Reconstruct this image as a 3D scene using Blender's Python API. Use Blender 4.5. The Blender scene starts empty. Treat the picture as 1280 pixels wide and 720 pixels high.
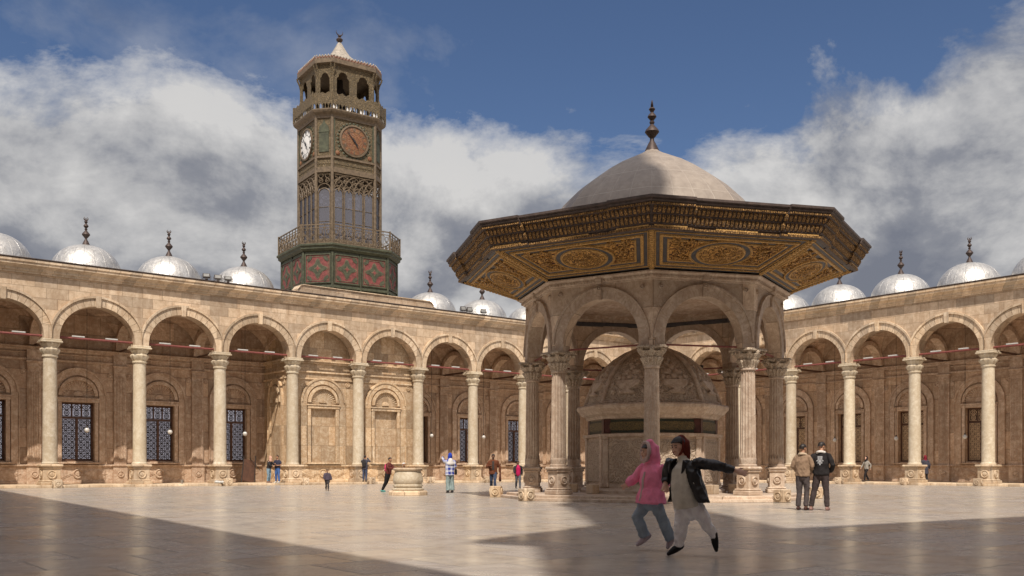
import bpy, math, random
import numpy as np
from mathutils import Vector, Matrix, noise as mnoise

R_ = math.radians
random.seed(7)
scene = bpy.context.scene
COL = scene.collection

# ------------------------------------------------------------------ camera
EYE = 1.12                      # eye height above the paving
F = 1187.0                      # focal length for a 1280 px wide frame
HY = 584.5                      # horizon row in the 1280x720 frame
cam_d = bpy.data.cameras.new('camera')
cam_d.sensor_width = 36.0
cam_d.lens = F / 1280.0 * 36.0
cam_d.shift_y = (HY - 360.0) / 1280.0
cam_d.clip_start = 0.1
cam_d.clip_end = 6000.0
cam = bpy.data.objects.new('camera', cam_d)
COL.objects.link(cam)
cam.location = (0, 0, EYE)
cam.rotation_euler = (R_(90), 0, 0)
scene.camera = cam

# ------------------------------------------------------------------ light
SUN_EL = 55.0
SUN_AZ = 0.0                    # the light travels towards +Y (from behind the viewer)
sun_d = bpy.data.lights.new('sun', 'SUN')
sun_d.energy = 4.7
sun_d.angle = R_(0.5)
sun_d.color = (1.0, 0.90, 0.785)
sun = bpy.data.objects.new('sun', sun_d)
COL.objects.link(sun)
sun.location = (0, -60, 80)
sun.rotation_euler = (R_(90 - SUN_EL), 0, R_(-SUN_AZ))

world = bpy.data.worlds.new('World')
scene.world = world
world.use_nodes = True
wn = world.node_tree
wn.nodes.clear()


def N(t, kind, **kw):
    n = t.nodes.new(kind)
    for k, v in kw.items():
        if k == 'inp':
            for kk, vv in v.items():
                n.inputs[kk].default_value = vv
        else:
            setattr(n, k, v)
    return n


def math_node(t, op, a, b=None, c=None, clamp=False):
    n = t.nodes.new('ShaderNodeMath')
    n.operation = op
    n.use_clamp = clamp
    for i, x in enumerate((a, b, c)):
        if x is None:
            continue
        if isinstance(x, (int, float)):
            n.inputs[i].default_value = x
        else:
            t.links.new(x, n.inputs[i])
    return n.outputs[0]


def mixc(t, fac, a, b, blend='MIX'):
    n = t.nodes.new('ShaderNodeMix')
    n.data_type = 'RGBA'
    n.blend_type = blend
    n.clamp_factor = True
    for idx, x in ((0, fac), (6, a), (7, b)):
        if isinstance(x, (int, float)):
            n.inputs[idx].default_value = x
        elif isinstance(x, (tuple, list)):
            n.inputs[idx].default_value = (x[0], x[1], x[2], 1.0)
        else:
            t.links.new(x, n.inputs[idx])
    return n.outputs[2]


def ramp(t, fac, stops, interp='LINEAR'):
    n = t.nodes.new('ShaderNodeValToRGB')
    cr = n.color_ramp
    cr.interpolation = interp
    while len(cr.elements) < len(stops):
        cr.elements.new(0.5)
    for e, (p, c) in zip(cr.elements, stops):
        e.position = p
        if isinstance(c, (int, float)):
            c = (c, c, c)
        e.color = (c[0], c[1], c[2], 1)
    t.links.new(fac, n.inputs[0])
    return n.outputs[0]


def build_world():
    t = wn
    sky = N(t, 'ShaderNodeTexSky', sky_type='NISHITA', sun_disc=False)
    sky.sun_elevation = R_(SUN_EL)
    sky.sun_rotation = R_(180 + SUN_AZ)
    sky.altitude = 200
    sky.air_density = 1.0
    sky.dust_density = 0.6
    sky.ozone_density = 3.0
    co = N(t, 'ShaderNodeTexCoord')
    nrm = N(t, 'ShaderNodeVectorMath', operation='NORMALIZE')
    t.links.new(co.outputs['Generated'], nrm.inputs[0])
    sep = N(t, 'ShaderNodeSeparateXYZ')
    t.links.new(nrm.outputs[0], sep.inputs[0])
    az = math_node(t, 'ARCTAN2', sep.outputs[0], sep.outputs[1])
    el = math_node(t, 'ARCSINE', sep.outputs[2])
    # position on the dome (radians): azimuth, stretched elevation
    pos = N(t, 'ShaderNodeCombineXYZ')
    t.links.new(az, pos.inputs[0])
    t.links.new(math_node(t, 'MULTIPLY', el, 1.55), pos.inputs[1])

    def noise(scale, detail, rough, off=(0, 0, 0), dist=0.0):
        mp = N(t, 'ShaderNodeMapping')
        mp.inputs['Location'].default_value = off
        t.links.new(pos.outputs[0], mp.inputs[0])
        n = N(t, 'ShaderNodeTexNoise')
        n.inputs['Scale'].default_value = scale
        n.inputs['Detail'].default_value = detail
        n.inputs['Roughness'].default_value = rough
        n.inputs['Distortion'].default_value = dist
        t.links.new(mp.outputs[0], n.inputs['Vector'])
        return n.outputs['Fac']
    OFF = (3.1, 0.7, 0.0)
    shape = noise(4.2, 14, 0.635, OFF, 0.2)
    up = noise(4.2, 6, 0.54, (OFF[0] - 0.01, OFF[1] + 0.075, 0), 0.15)
    soft = noise(1.9, 3, 0.5, (7.7, 2.2, 1.0))
    # top of the cloud bank along the azimuth (-60..60 degrees -> 0..1)
    a01 = math_node(t, 'MULTIPLY_ADD', az, 1 / 2.0944, 0.5, clamp=True)

    def A(d):
        return (d + 60) / 120.0
    top = ramp(t, a01, [(0.0, 0.5), (A(-31), .535), (A(-21), .545), (A(-9), .52), (A(-1), .51),
                        (A(5), .47), (A(11), .48), (A(17), .47), (A(24), .53), (A(29), .61), (1.0, .55)],
               'B_SPLINE')
    topel = math_node(t, 'MULTIPLY', top, 0.70)            # elevation of the edge, radians
    d = math_node(t, 'SUBTRACT', topel, el)
    n0 = math_node(t, 'SUBTRACT', shape, 0.5)
    dens = math_node(t, 'ADD', math_node(t, 'MULTIPLY', d, 5.2), math_node(t, 'MULTIPLY', n0, 1.95))
    alpha = ramp(t, math_node(t, 'MULTIPLY_ADD', dens, 1.0, 0.42), [(0.34, 0), (0.48, .5), (0.66, .96), (1, 1)])
    # thin wisps above the bank
    wisp = noise(3.0, 7, 0.62, (1.3, 5.5, 2.0), 0.4)
    wa = ramp(t, wisp, [(0.56, 0), (0.78, .42)])
    # a rent in the bank low on the left
    alpha = math_node(t, 'MAXIMUM', alpha, wa)
    # lit tops and grey bases
    lit = math_node(t, 'SUBTRACT', shape, up)
    shade = math_node(t, 'MULTIPLY_ADD', lit, 3.2, 0.58)
    base = math_node(t, 'MULTIPLY', math_node(t, 'SUBTRACT', d, 0.10), 2.0, clamp=False)
    shade = math_node(t, 'SUBTRACT', shade, math_node(t, 'MULTIPLY', base, 0.55))
    shade = math_node(t, 'ADD', shade, math_node(t, 'MULTIPLY', math_node(t, 'SUBTRACT', soft, 0.5), 1.25))
    ccol = ramp(t, shade, [(0.0, (1.9, 2.05, 2.5)), (0.33, (2.7, 2.8, 3.15)), (0.62, (4.6, 4.6, 4.7)),
                           (1.0, (6.6, 6.5, 6.4))])
    # milky haze low over the horizon; unseen bright cloud added overhead and sunward for fill light
    hz = ramp(t, el, [(0.0, 1), (.055, .9), (.13, 0)])
    ccol = mixc(t, hz, ccol, (6.2, 6.1, 6.2))
    alpha = math_node(t, 'MAXIMUM', alpha, hz)
    back = ramp(t, math_node(t, 'MULTIPLY_ADD', sep.outputs[1], -.5, .5), [(.36, 0), (.62, .85)])
    zen = ramp(t, sep.outputs[2], [(.52, 0), (.80, .75)])
    fill_veil = math_node(t, 'MAXIMUM', back, zen)
    # deep blue of the clear part
    blue = mixc(t, 1.0, sky.outputs[0], (0.68, 0.71, 0.80), 'MULTIPLY')
    out = mixc(t, alpha, blue, ccol)
    out = mixc(t, fill_veil, out, (9.6, 9.1, 9.15))
    bg = N(t, 'ShaderNodeBackground')
    bg.inputs['Strength'].default_value = 0.09
    t.links.new(out, bg.inputs[0])
    o = N(t, 'ShaderNodeOutputWorld')
    t.links.new(bg.outputs[0], o.inputs[0])


build_world()

vs = scene.view_settings
vs.view_transform = 'Standard'
vs.look = 'None'
vs.exposure = 0.12
vs.gamma = 1.0
vs.use_curve_mapping = False
scene.cycles.max_bounces = 7
scene.cycles.diffuse_bounces = 5
scene.cycles.glossy_bounces = 3
scene.cycles.transparent_max_bounces = 8
scene.cycles.use_denoising = True
scene.cycles.sample_clamp_indirect = 8.0


# ------------------------------------------------------------------ mesh helpers
class MB:
    """collects polygons and links them as one mesh object"""

    def __init__(self):
        self.v = []
        self.f = []
        self.m = []
        self.T = None

    def add(self, vs_, fs_, mi=0):
        b = len(self.v)
        if self.T is not None:
            vs_ = [tuple(self.T @ Vector(p)) for p in vs_]
        self.v.extend([tuple(p) for p in vs_])
        for f in fs_:
            self.f.append([i + b for i in f])
            self.m.append(mi)
        return self

    def box(self, x0, x1, y0, y1, z0, z1, mi=0, bev=0.0):
        if bev <= 0:
            p = [(x0, y0, z0), (x1, y0, z0), (x1, y1, z0), (x0, y1, z0),
                 (x0, y0, z1), (x1, y0, z1), (x1, y1, z1), (x0, y1, z1)]
            return self.add(p, [(0, 3, 2, 1), (4, 5, 6, 7), (0, 1, 5, 4), (1, 2, 6, 5), (2, 3, 7, 6), (3, 0, 4, 7)], mi)
        b = min(bev, (x1 - x0) * .45, (y1 - y0) * .45, (z1 - z0) * .45)
        cx, cy = (x0 + x1) / 2, (y0 + y1) / 2
        hx, hy = (x1 - x0) / 2, (y1 - y0) / 2

        def ring(ix, iy, z, c):
            return [(cx - ix + c, cy - iy, z), (cx + ix - c, cy - iy, z), (cx + ix, cy - iy + c, z),
                    (cx + ix, cy + iy - c, z), (cx + ix - c, cy + iy, z), (cx - ix + c, cy + iy, z),
                    (cx - ix, cy + iy - c, z), (cx - ix, cy - iy + c, z)]
        rings = [ring(hx - b, hy - b, z0, b * .5), ring(hx, hy, z0 + b, b), ring(hx, hy, z1 - b, b), ring(hx - b, hy - b, z1, b * .5)]
        return self.rings(rings, mi)

    def rings(self, rings, mi=0, cap0=True, cap1=True, closed=True):
        n = len(rings[0])
        vs_ = [p for r in rings for p in r]
        fs_ = []
        for k in range(len(rings) - 1):
            for i in range(n if closed else n - 1):
                j = (i + 1) % n
                fs_.append((k * n + i, k * n + j, (k + 1) * n + j, (k + 1) * n + i))
        if cap0:
            fs_.append(tuple(reversed(range(n))))
        if cap1:
            fs_.append(tuple(range((len(rings) - 1) * n, len(rings) * n)))
        return self.add(vs_, fs_, mi)

    def lathe(self, prof, n=24, cx=0, cy=0, ph=0.0, mi=0, cap0=True, cap1=True, ribs=None):
        rings = []
        for (r, z) in prof:
            r = max(r, 1e-4)
            ring = []
            for i in range(n):
                a = ph + 2 * math.pi * i / n
                rr = r * (ribs(a) if ribs else 1.0)
                ring.append((cx + rr * math.cos(a), cy + rr * math.sin(a), z))
            rings.append(ring)
        return self.rings(rings, mi, cap0, cap1)

    def extrude_x(self, prof, x0, x1, mi=0):
        """closed (y,z) profile run along x"""
        return self.rings([[(x0, y, z) for y, z in prof], [(x1, y, z) for y, z in prof]], mi)

    def extrude_y(self, poly, y0, y1, mi=0):
        return self.rings([[(x, y0, z) for x, z in poly], [(x, y1, z) for x, z in poly]], mi)

    def extrude_z(self, poly, z0, z1, mi=0):
        return self.rings([[(x, y, z0) for x, y in poly], [(x, y, z1) for x, y in poly]], mi)

    def tube(self, pts, r, n=8, mi=0, closed=False):
        pts = [Vector(p) for p in pts]
        rr = r if isinstance(r, (list, tuple)) else [r] * len(pts)
        rings = []
        last = None
        for i, p in enumerate(pts):
            a = pts[i - 1] if (i > 0 or closed) else p
            b = pts[(i + 1) % len(pts)] if (i < len(pts) - 1 or closed) else p
            tan = (b - a).normalized()
            ref = Vector((0, 0, 1)) if abs(tan.z) < .95 else Vector((1, 0, 0))
            if last is not None:
                ref = last
            u = (ref - tan * ref.dot(tan)).normalized()
            w = tan.cross(u)
            last = u
            rings.append([tuple(p + (u * math.cos(q) + w * math.sin(q)) * rr[i]) for q in [2 * math.pi * k / n for k in range(n)]])
        if closed:
            rings.append(rings[0])
            return self.rings(rings, mi, False, False)
        return self.rings(rings, mi)

    def ellipsoid(self, c, r, n=14, m=9, mi=0):
        c = Vector(c)
        rings = []
        for k in range(m + 1):
            t = -math.pi / 2 + math.pi * k / m
            cr = max(math.cos(t), 1e-3)
            rings.append([(c.x + r[0] * cr * math.cos(2 * math.pi * i / n), c.y + r[1] * cr * math.sin(2 * math.pi * i / n),
                           c.z + r[2] * math.sin(t)) for i in range(n)])
        return self.rings(rings, mi)

    # --- arch pieces, drawn in the x-z plane of a face, y is depth
    def arch_panel(self, hwf, hwb, yf, yb, r, rise, zs0, zs, ztop, n=22, mi=0, cx=0.0, sides=False, ends=True):
        low = [(-1, zs0), (-r, zs0)]
        for i in range(n + 1):
            a = math.pi - math.pi * i / n
            low.append((r * math.cos(a), zs + rise * math.sin(a)))
        low += [(r, zs0), (1, zs0)]
        k = len(low)

        def pts(hw, y):
            o = []
            for i, (x, z) in enumerate(low):
                xx = -hw if i == 0 else hw if i == k - 1 else x
                o.append((cx + xx, y, z))
            return o, [(p[0], y, ztop) for p in o]
        fl, ft = pts(hwf, yf)
        bl, bt = pts(hwb, yb)
        vs_ = fl + ft + bl + bt
        fs_ = []
        for i in range(k - 1):
            if abs(fl[i + 1][0] - fl[i][0]) > 1e-6:
                fs_.append((i, i + 1, k + i + 1, k + i))
                fs_.append((2 * k + i + 1, 2 * k + i, 3 * k + i, 3 * k + i + 1))
            fs_.append((i + 1, i, 2 * k + i, 2 * k + i + 1))
            if ends and abs(fl[i + 1][0] - fl[i][0]) > 1e-6:
                fs_.append((k + i, k + i + 1, 3 * k + i + 1, 3 * k + i))
        if sides:
            fs_.append((0, k, 3 * k, 2 * k))
            fs_.append((k - 1, 3 * k - 1, 4 * k - 1, 2 * k - 1))
        return self.add(vs_, fs_, mi)

    def arch_ring(self, ri, hi, ro, ho, zs, yf, yb, clamp=9e9, n=24, mi=0, cx=0.0, stilt=0.0):
        """raised band between two arches; yf is proud of yb"""
        def curve(r, h):
            o = []
            if stilt > 0:
                o.append((-r, zs - stilt))
            for i in range(n + 1):
                a = math.pi - math.pi * i / n
                o.append((max(-clamp, min(clamp, r * math.cos(a))), zs + h * math.sin(a)))
            if stilt > 0:
                o.append((r, zs - stilt))
            return o
        a, b = curve(ri, hi), curve(ro, ho)
        k = len(a)
        vs_ = [(cx + x, yf, z) for x, z in a] + [(cx + x, yf, z) for x, z in b] + \
              [(cx + x, yb, z) for x, z in a] + [(cx + x, yb, z) for x, z in b]
        fs_ = []
        for i in range(k - 1):
            fs_.append((i, i + 1, k + i + 1, k + i))
            fs_.append((k + i, k + i + 1, 3 * k + i + 1, 3 * k + i))
            fs_.append((i + 1, i, 2 * k + i, 2 * k + i + 1))
        fs_.append((0, k, 3 * k, 2 * k))
        fs_.append((k - 1, 3 * k - 1, 4 * k - 1, 2 * k - 1)[::-1])
        return self.add(vs_, fs_, mi)

    def mesh(self, name, mats, smooth=None):
        me = bpy.data.meshes.new(name)
        me.from_pydata(self.v, [], self.f)
        for m in (mats if isinstance(mats, (list, tuple)) else [mats]):
            me.materials.append(m)
        me.polygons.foreach_set('material_index', self.m)
        me.update()
        if smooth is not None:
            me.polygons.foreach_set('use_smooth', [True] * len(me.polygons))
            me.set_sharp_from_angle(angle=R_(smooth))
        return me

    def build(self, name, mats, parent=None, smooth=None, loc=None, rz=None):
        return link(name, self.mesh(name, mats, smooth), parent, loc, rz)


def link(name, me, parent=None, loc=None, rz=None):
    o = bpy.data.objects.new(name, me)
    COL.objects.link(o)
    if parent is not None:
        o.parent = parent
    if loc is not None:
        o.location = loc
    if rz is not None:
        o.rotation_euler = (0, 0, rz)
    return o


def tag(o, label=None, cat=None, group=None, kind=None):
    if label:
        o['label'] = label
    if cat:
        o['category'] = cat
    if group:
        o['group'] = group
    if kind:
        o['kind'] = kind
    return o


def empty(name, loc, rz=0.0, label=None, cat=None, group=None):
    o = bpy.data.objects.new(name, None)
    COL.objects.link(o)
    o.location = loc
    o.rotation_euler = (0, 0, rz)
    o.empty_display_size = 0.3
    return tag(o, label, cat, group)


def fuse(mb, name, mats, voxel, parent=None, smooth_it=4, folds=0.0, freq=8.0):
    """weld overlapping closed tubes into one continuous skin"""
    me = mb.mesh(name, mats)
    o = link(name, me, parent)
    r = o.modifiers.new('weld', 'REMESH')
    r.mode = 'VOXEL'
    r.voxel_size = voxel
    r.use_smooth_shade = True
    if smooth_it:
        s = o.modifiers.new('relax', 'SMOOTH')
        s.factor = 0.5
        s.iterations = smooth_it
    bpy.context.view_layer.update()
    dg = bpy.context.evaluated_depsgraph_get()
    new = bpy.data.meshes.new_from_object(o.evaluated_get(dg))
    o.modifiers.clear()
    o.data = new
    new.name = name
    if folds:
        new.update()
        sh = Vector((random.uniform(0, 50), random.uniform(0, 50), random.uniform(0, 50)))
        cnt = len(new.vertices)
        co = np.empty(cnt * 3)
        new.vertices.foreach_get('co', co)
        no = np.empty(cnt * 3)
        new.vertex_normals.foreach_get('vector', no)
        co = co.reshape(-1, 3)
        no = no.reshape(-1, 3)
        am = np.empty(cnt)
        for i_, c_ in enumerate(co.tolist()):
            q = Vector((c_[0] * freq + sh.x, c_[1] * freq + sh.y, c_[2] * freq * .55 + sh.z))
            am[i_] = 1 - 2.2 * abs(mnoise.noise(q)) - .9 * abs(mnoise.noise(q * 2.1))
        co += no * (am * folds)[:, None]
        new.vertices.foreach_set('co', co.ravel())
        new.update()
    if not new.materials:
        for m in (mats if isinstance(mats, (list, tuple)) else [mats]):
            new.materials.append(m)
    new.polygons.foreach_set('use_smooth', [True] * len(new.polygons))
    return o


# ------------------------------------------------------------------ materials
def mat(name):
    m = bpy.data.materials.new(name)
    m.use_nodes = True
    t = m.node_tree
    b = t.nodes['Principled BSDF']
    return m, t, b


def obj_vec(t, scale=(1, 1, 1), rnd=True):
    co = N(t, 'ShaderNodeTexCoord')
    v = co.outputs['Object']
    if rnd:
        oi = N(t, 'ShaderNodeObjectInfo')
        ml = N(t, 'ShaderNodeVectorMath', operation='SCALE')
        cb = N(t, 'ShaderNodeCombineXYZ')
        for i in range(2):
            t.links.new(oi.outputs['Random'], cb.inputs[i])
        t.links.new(cb.outputs[0], ml.inputs[0])
        ml.inputs['Scale'].default_value = 37.0
        ad = N(t, 'ShaderNodeVectorMath', operation='ADD')
        t.links.new(v, ad.inputs[0])
        t.links.new(ml.outputs[0], ad.inputs[1])
        v = ad.outputs[0]
    mp = N(t, 'ShaderNodeMapping')
    mp.inputs['Scale'].default_value = scale
    t.links.new(v, mp.inputs[0])
    return mp.outputs[0]


def noise_n(t, vec, scale, detail=5, rough=.6, dist=0.0, out='Fac'):
    n = N(t, 'ShaderNodeTexNoise')
    n.inputs['Scale'].default_value = scale
    n.inputs['Detail'].default_value = detail
    n.inputs['Roughness'].default_value = rough
    n.inputs['Distortion'].default_value = dist
    t.links.new(vec, n.inputs['Vector'])
    return n.outputs[out]


def bump(t, b, h, strength=.4, dist=.02, prev=None):
    n = N(t, 'ShaderNodeBump')
    n.inputs['Strength'].default_value = strength
    n.inputs['Distance'].default_value = dist
    t.links.new(h, n.inputs['Height'])
    if prev is not None:
        t.links.new(prev, n.inputs['Normal'])
    t.links.new(n.outputs[0], b.inputs['Normal'])
    return n.outputs[0]


def stone(name, light, dark, stain, blocks=(1.15, .58), rough=.75, vein=None, stain_amt=.75, bstr=.5, pit=.5, mortar=.01, rnd=True):
    m, t, b = mat(name)
    v = obj_vec(t, rnd=rnd)
    big = noise_n(t, v, .45, 4, .6, .3)
    mid = noise_n(t, v, 3.2, 8, .68, .4)
    fine = noise_n(t, v, 17, 6, .7)
    c = mixc(t, ramp(t, big, [(.34, 0), (.66, 1)]), light, dark)
    c = mixc(t, ramp(t, mid, [(.36, .62), (.60, 0)]), c, stain)
    if vein is not None:
        vv = noise_n(t, v, 1.6, 7, .62, 2.2)
        ridge = math_node(t, 'ABSOLUTE', math_node(t, 'SUBTRACT', vv, .5))
        c = mixc(t, ramp(t, ridge, [(0.0, .75), (.035, .25), (.09, 0)]), c, vein)
    # rain streaks and soot running down
    vs_ = obj_vec(t, (2.6, 2.6, .28), rnd)
    st = noise_n(t, vs_, 1.2, 6, .66, .2)
    c = mixc(t, math_node(t, 'MULTIPLY', ramp(t, st, [(.50, 0), (.72, 1)]), stain_amt), c, stain)
    # pits: small dark holes in the travertine
    c = mixc(t, math_node(t, 'MULTIPLY', ramp(t, fine, [(.30, 1), (.42, 0)]), pit), c, [x * .45 for x in stain])
    h = math_node(t, 'ADD', math_node(t, 'MULTIPLY', mid, .6), math_node(t, 'MULTIPLY', fine, .5))
    if blocks:
        sp = N(t, 'ShaderNodeSeparateXYZ')
        t.links.new(v, sp.inputs[0])
        cb = N(t, 'ShaderNodeCombineXYZ')
        t.links.new(math_node(t, 'ADD', sp.outputs[0], sp.outputs[1]), cb.inputs[0])
        t.links.new(sp.outputs[2], cb.inputs[1])
        br = N(t, 'ShaderNodeTexBrick')
        br.offset = .5
        br.inputs['Scale'].default_value = 1.0
        br.inputs['Brick Width'].default_value = blocks[0]
        br.inputs['Row Height'].default_value = blocks[1]
        br.inputs['Mortar Size'].default_value = mortar
        br.inputs['Mortar Smooth'].default_value = .3
        br.inputs['Bias'].default_value = 0
        br.inputs['Color1'].default_value = (.74, .73, .72, 1)
        br.inputs['Color2'].default_value = (1.20, 1.17, 1.12, 1)
        br.inputs['Mortar'].default_value = (.5, .45, .40, 1)
        t.links.new(cb.outputs[0], br.inputs['Vector'])
        c = mixc(t, 1.0, c, br.outputs['Color'], 'MULTIPLY')
        h = math_node(t, 'SUBTRACT', h, math_node(t, 'MULTIPLY', br.outputs['Fac'], .9))
    oi = N(t, 'ShaderNodeObjectInfo')
    tone = ramp(t, oi.outputs['Random'], [(0, (.86, .84, .82)), (.5, (1, 1, 1)), (1, (1.10, 1.09, 1.06))])
    c = mixc(t, 1.0, c, tone, 'MULTIPLY')
    t.links.new(c, b.inputs['Base Color'])
    b.inputs['Roughness'].default_value = rough
    b.inputs['Specular IOR Level'].default_value = .3
    bump(t, b, h, bstr, .03)
    return m


def plain(name, col, rough=.6, metal=0.0, var=.25, scale=6.0, bstr=.15, bdist=.01, spec=.4):
    m, t, b = mat(name)
    v = obj_vec(t)
    n = noise_n(t, v, scale, 6, .62)
    c = mixc(t, ramp(t, n, [(.3, 0), (.7, 1)]), [x * (1 - var) for x in col], [min(1, x * (1 + var)) for x in col])
    t.links.new(c, b.inputs['Base Color'])
    b.inputs['Roughness'].default_value = rough
    b.inputs['Metallic'].default_value = metal
    b.inputs['Specular IOR Level'].default_value = spec
    if bstr:
        bump(t, b, n, bstr, bdist)
    return m


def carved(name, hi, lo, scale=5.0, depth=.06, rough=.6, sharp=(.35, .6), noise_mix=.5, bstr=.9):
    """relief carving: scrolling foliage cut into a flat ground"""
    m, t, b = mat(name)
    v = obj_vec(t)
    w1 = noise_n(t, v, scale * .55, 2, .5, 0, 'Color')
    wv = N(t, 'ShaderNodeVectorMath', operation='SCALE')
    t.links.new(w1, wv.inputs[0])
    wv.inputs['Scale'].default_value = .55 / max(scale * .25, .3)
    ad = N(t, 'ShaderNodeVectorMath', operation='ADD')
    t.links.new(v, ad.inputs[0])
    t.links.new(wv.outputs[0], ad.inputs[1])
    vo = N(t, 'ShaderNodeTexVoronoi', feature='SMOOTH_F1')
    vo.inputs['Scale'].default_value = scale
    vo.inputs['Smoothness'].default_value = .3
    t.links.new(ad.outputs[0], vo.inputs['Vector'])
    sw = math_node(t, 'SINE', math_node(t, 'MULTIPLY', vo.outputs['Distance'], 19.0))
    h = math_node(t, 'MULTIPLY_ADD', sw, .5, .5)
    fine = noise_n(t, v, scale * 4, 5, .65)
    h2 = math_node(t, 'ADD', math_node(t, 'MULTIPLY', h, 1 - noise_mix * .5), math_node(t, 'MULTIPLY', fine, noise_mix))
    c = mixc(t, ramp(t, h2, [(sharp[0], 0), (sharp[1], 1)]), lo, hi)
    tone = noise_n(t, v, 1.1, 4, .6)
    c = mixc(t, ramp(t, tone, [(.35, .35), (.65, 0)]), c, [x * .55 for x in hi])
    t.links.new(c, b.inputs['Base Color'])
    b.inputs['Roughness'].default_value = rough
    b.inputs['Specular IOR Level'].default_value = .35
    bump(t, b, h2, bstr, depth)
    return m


M = {}
M['wall'] = stone('facade_limestone', (.63, .52, .40), (.51, .405, .295), (.34, .235, .15), stain_amt=.7)  # the limestone's own tone, shared by the outer walls
M['trim'] = stone('moulded_limestone', (.68, .58, .455), (.56, .45, .325), (.37, .255, .16), blocks=(.62, 9.0), stain_amt=.5)
M['inner'] = stone('alabaster_cladding', (.62, .49, .375), (.50, .375, .27), (.25, .155, .095), blocks=(1.5, 1.15), vein=(.36, .22, .14), stain_amt=.6, mortar=.014)
M['inner_trim'] = stone('alabaster_trim', (.65, .52, .405), (.53, .405, .30), (.27, .175, .11), blocks=None, vein=(.36, .22, .14), stain_amt=.6)
M['shaft'] = stone('pale_alabaster', (.67, .61, .50), (.58, .52, .41), (.42, .33, .22), blocks=None, vein=(.46, .38, .26), rough=.45, stain_amt=.35, bstr=.15, pit=.2)
M['porch'] = stone('weathered_porch_stone', (.69, .585, .44), (.59, .475, .34), (.38, .26, .16), blocks=(1.1, 1.3), vein=(.38, .24, .12), stain_amt=.6)
M['fountain'] = stone('fountain_marble', (.66, .57, .475), (.55, .455, .365), (.32, .23, .17), blocks=None, vein=(.40, .29, .21), stain_amt=.6, rough=.6)
M['fountain_wall'] = stone('fountain_marble_slabs', (.70, .61, .52), (.60, .505, .415), (.40, .30, .225), blocks=(1.7, 1.05), vein=(.44, .33, .25), stain_amt=.5, rough=.6)
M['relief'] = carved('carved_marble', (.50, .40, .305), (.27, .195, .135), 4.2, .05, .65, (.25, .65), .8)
M['relief_small'] = carved('carved_capital_marble', (.60, .51, .40), (.34, .25, .175), 8.0, .03, .6, bstr=.6)
M['gold'] = carved('gilded_carving', (.64, .36, .11), (.06, .024, .010), 7.0, .05, .5, (.30, .60))
M['bracket'] = carved('aged_gilded_bracket', (.44, .25, .085), (.06, .03, .014), 9.0, .04, .6, (.30, .62))
M['gold_trim'] = carved('gilded_beading', (.70, .42, .14), (.11, .05, .02), 13.0, .02, .5, (.2, .5))
M['red_field'] = carved('gilded_foliage_on_red', (.64, .35, .10), (.050, .010, .008), 4.4, .07, .5, (.42, .58))
M['charcoal'] = plain('charcoal_wood', (.075, .075, .082), .6, var=.35)
M['eave_dark'] = plain('dark_eave_timber', (.075, .055, .048), .65, var=.4)
M['lead'] = None
M['iron'] = plain('dark_iron', (.045, .036, .032), .55, .3)
M['bronze'] = plain('dark_bronze', (.060, .042, .037), .55, .35)
M['red_iron'] = plain('red_oxide_iron', (.20, .058, .050), .6, var=.3)
M['lamp_white'] = plain('white_lamp_casing', (.50, .50, .48), .4, var=.08)
M['glass_globe'] = plain('milk_glass', (.56, .55, .52), .12, var=.05, bstr=0)
M['wood'] = plain('dark_brown_joinery', (.085, .040, .024), .5, var=.35)
M['grille_dark'] = plain('black_iron_grille', (.03, .022, .022), .5, .2)
M['grille_tan'] = plain('brass_coloured_grille', (.52, .37, .23), .5, .2)
M['green'] = plain('weathered_green_paint', (.060, .066, .040), .6, var=.45, scale=4)
M['olive'] = plain('olive_bronze_paint', (.135, .100, .064), .55, var=.4, scale=5)
M['olive_relief'] = carved('olive_gilded_relief', (.175, .128, .068), (.055, .046, .028), 6.0, .04, .55, (.3, .6))
M['tower_red'] = plain('faded_red_paint', (.17, .048, .044), .65, var=.4, scale=5)
M['clock_red'] = carved('red_gilded_dial', (.23, .115, .05), (.155, .050, .032), 5.5, .02, .5, (.3, .6))
M['white_paint'] = plain('white_enamel', (.78, .78, .76), .4, var=.08)
M['black_paint'] = plain('black_paint', (.02, .02, .022), .4, var=.1)
M['roof_white'] = plain('pale_zinc', (.30, .27, .225), .6, var=.4)
M['crest_brown'] = plain('brown_crest_tiles', (.17, .085, .055), .6, var=.4)
M['joint'] = plain('mortar_joint', (.17, .115, .07), .9, var=.3)
M['roof_slab'] = plain('roof_render', (.30, .24, .18), .9, var=.3)
M['frieze_green'] = plain('dark_green_frieze', (.030, .036, .022), .5, var=.4)
M['frieze_red'] = plain('red_marble_block', (.075, .028, .022), .4, var=.4)
M['frieze_gold'] = carved('gilded_script', (.20, .14, .055), (.035, .040, .024), 11.0, .015, .5, (.42, .58))


def make_pane():
    m, t, b = mat('window_glass')
    tr = N(t, 'ShaderNodeBsdfTransparent')
    tr.inputs[0].default_value = (.80, .78, .82, 1)
    gl = N(t, 'ShaderNodeBsdfGlossy')
    gl.inputs['Roughness'].default_value = .08
    mx = N(t, 'ShaderNodeMixShader')
    mx.inputs[0].default_value = .15
    t.links.new(tr.outputs[0], mx.inputs[1])
    t.links.new(gl.outputs[0], mx.inputs[2])
    t.links.new(mx.outputs[0], t.nodes['Material Output'].inputs[0])
    return m


M['pane'] = make_pane()
M['glass_grey'] = plain('grey_lamp_glass', (.22, .22, .21), .25, var=.2, bstr=0)
M['pane_dark'] = plain('dark_window_glass', (.07, .045, .04), .12, var=.3, bstr=0)
M['pane_tint'] = None


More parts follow.
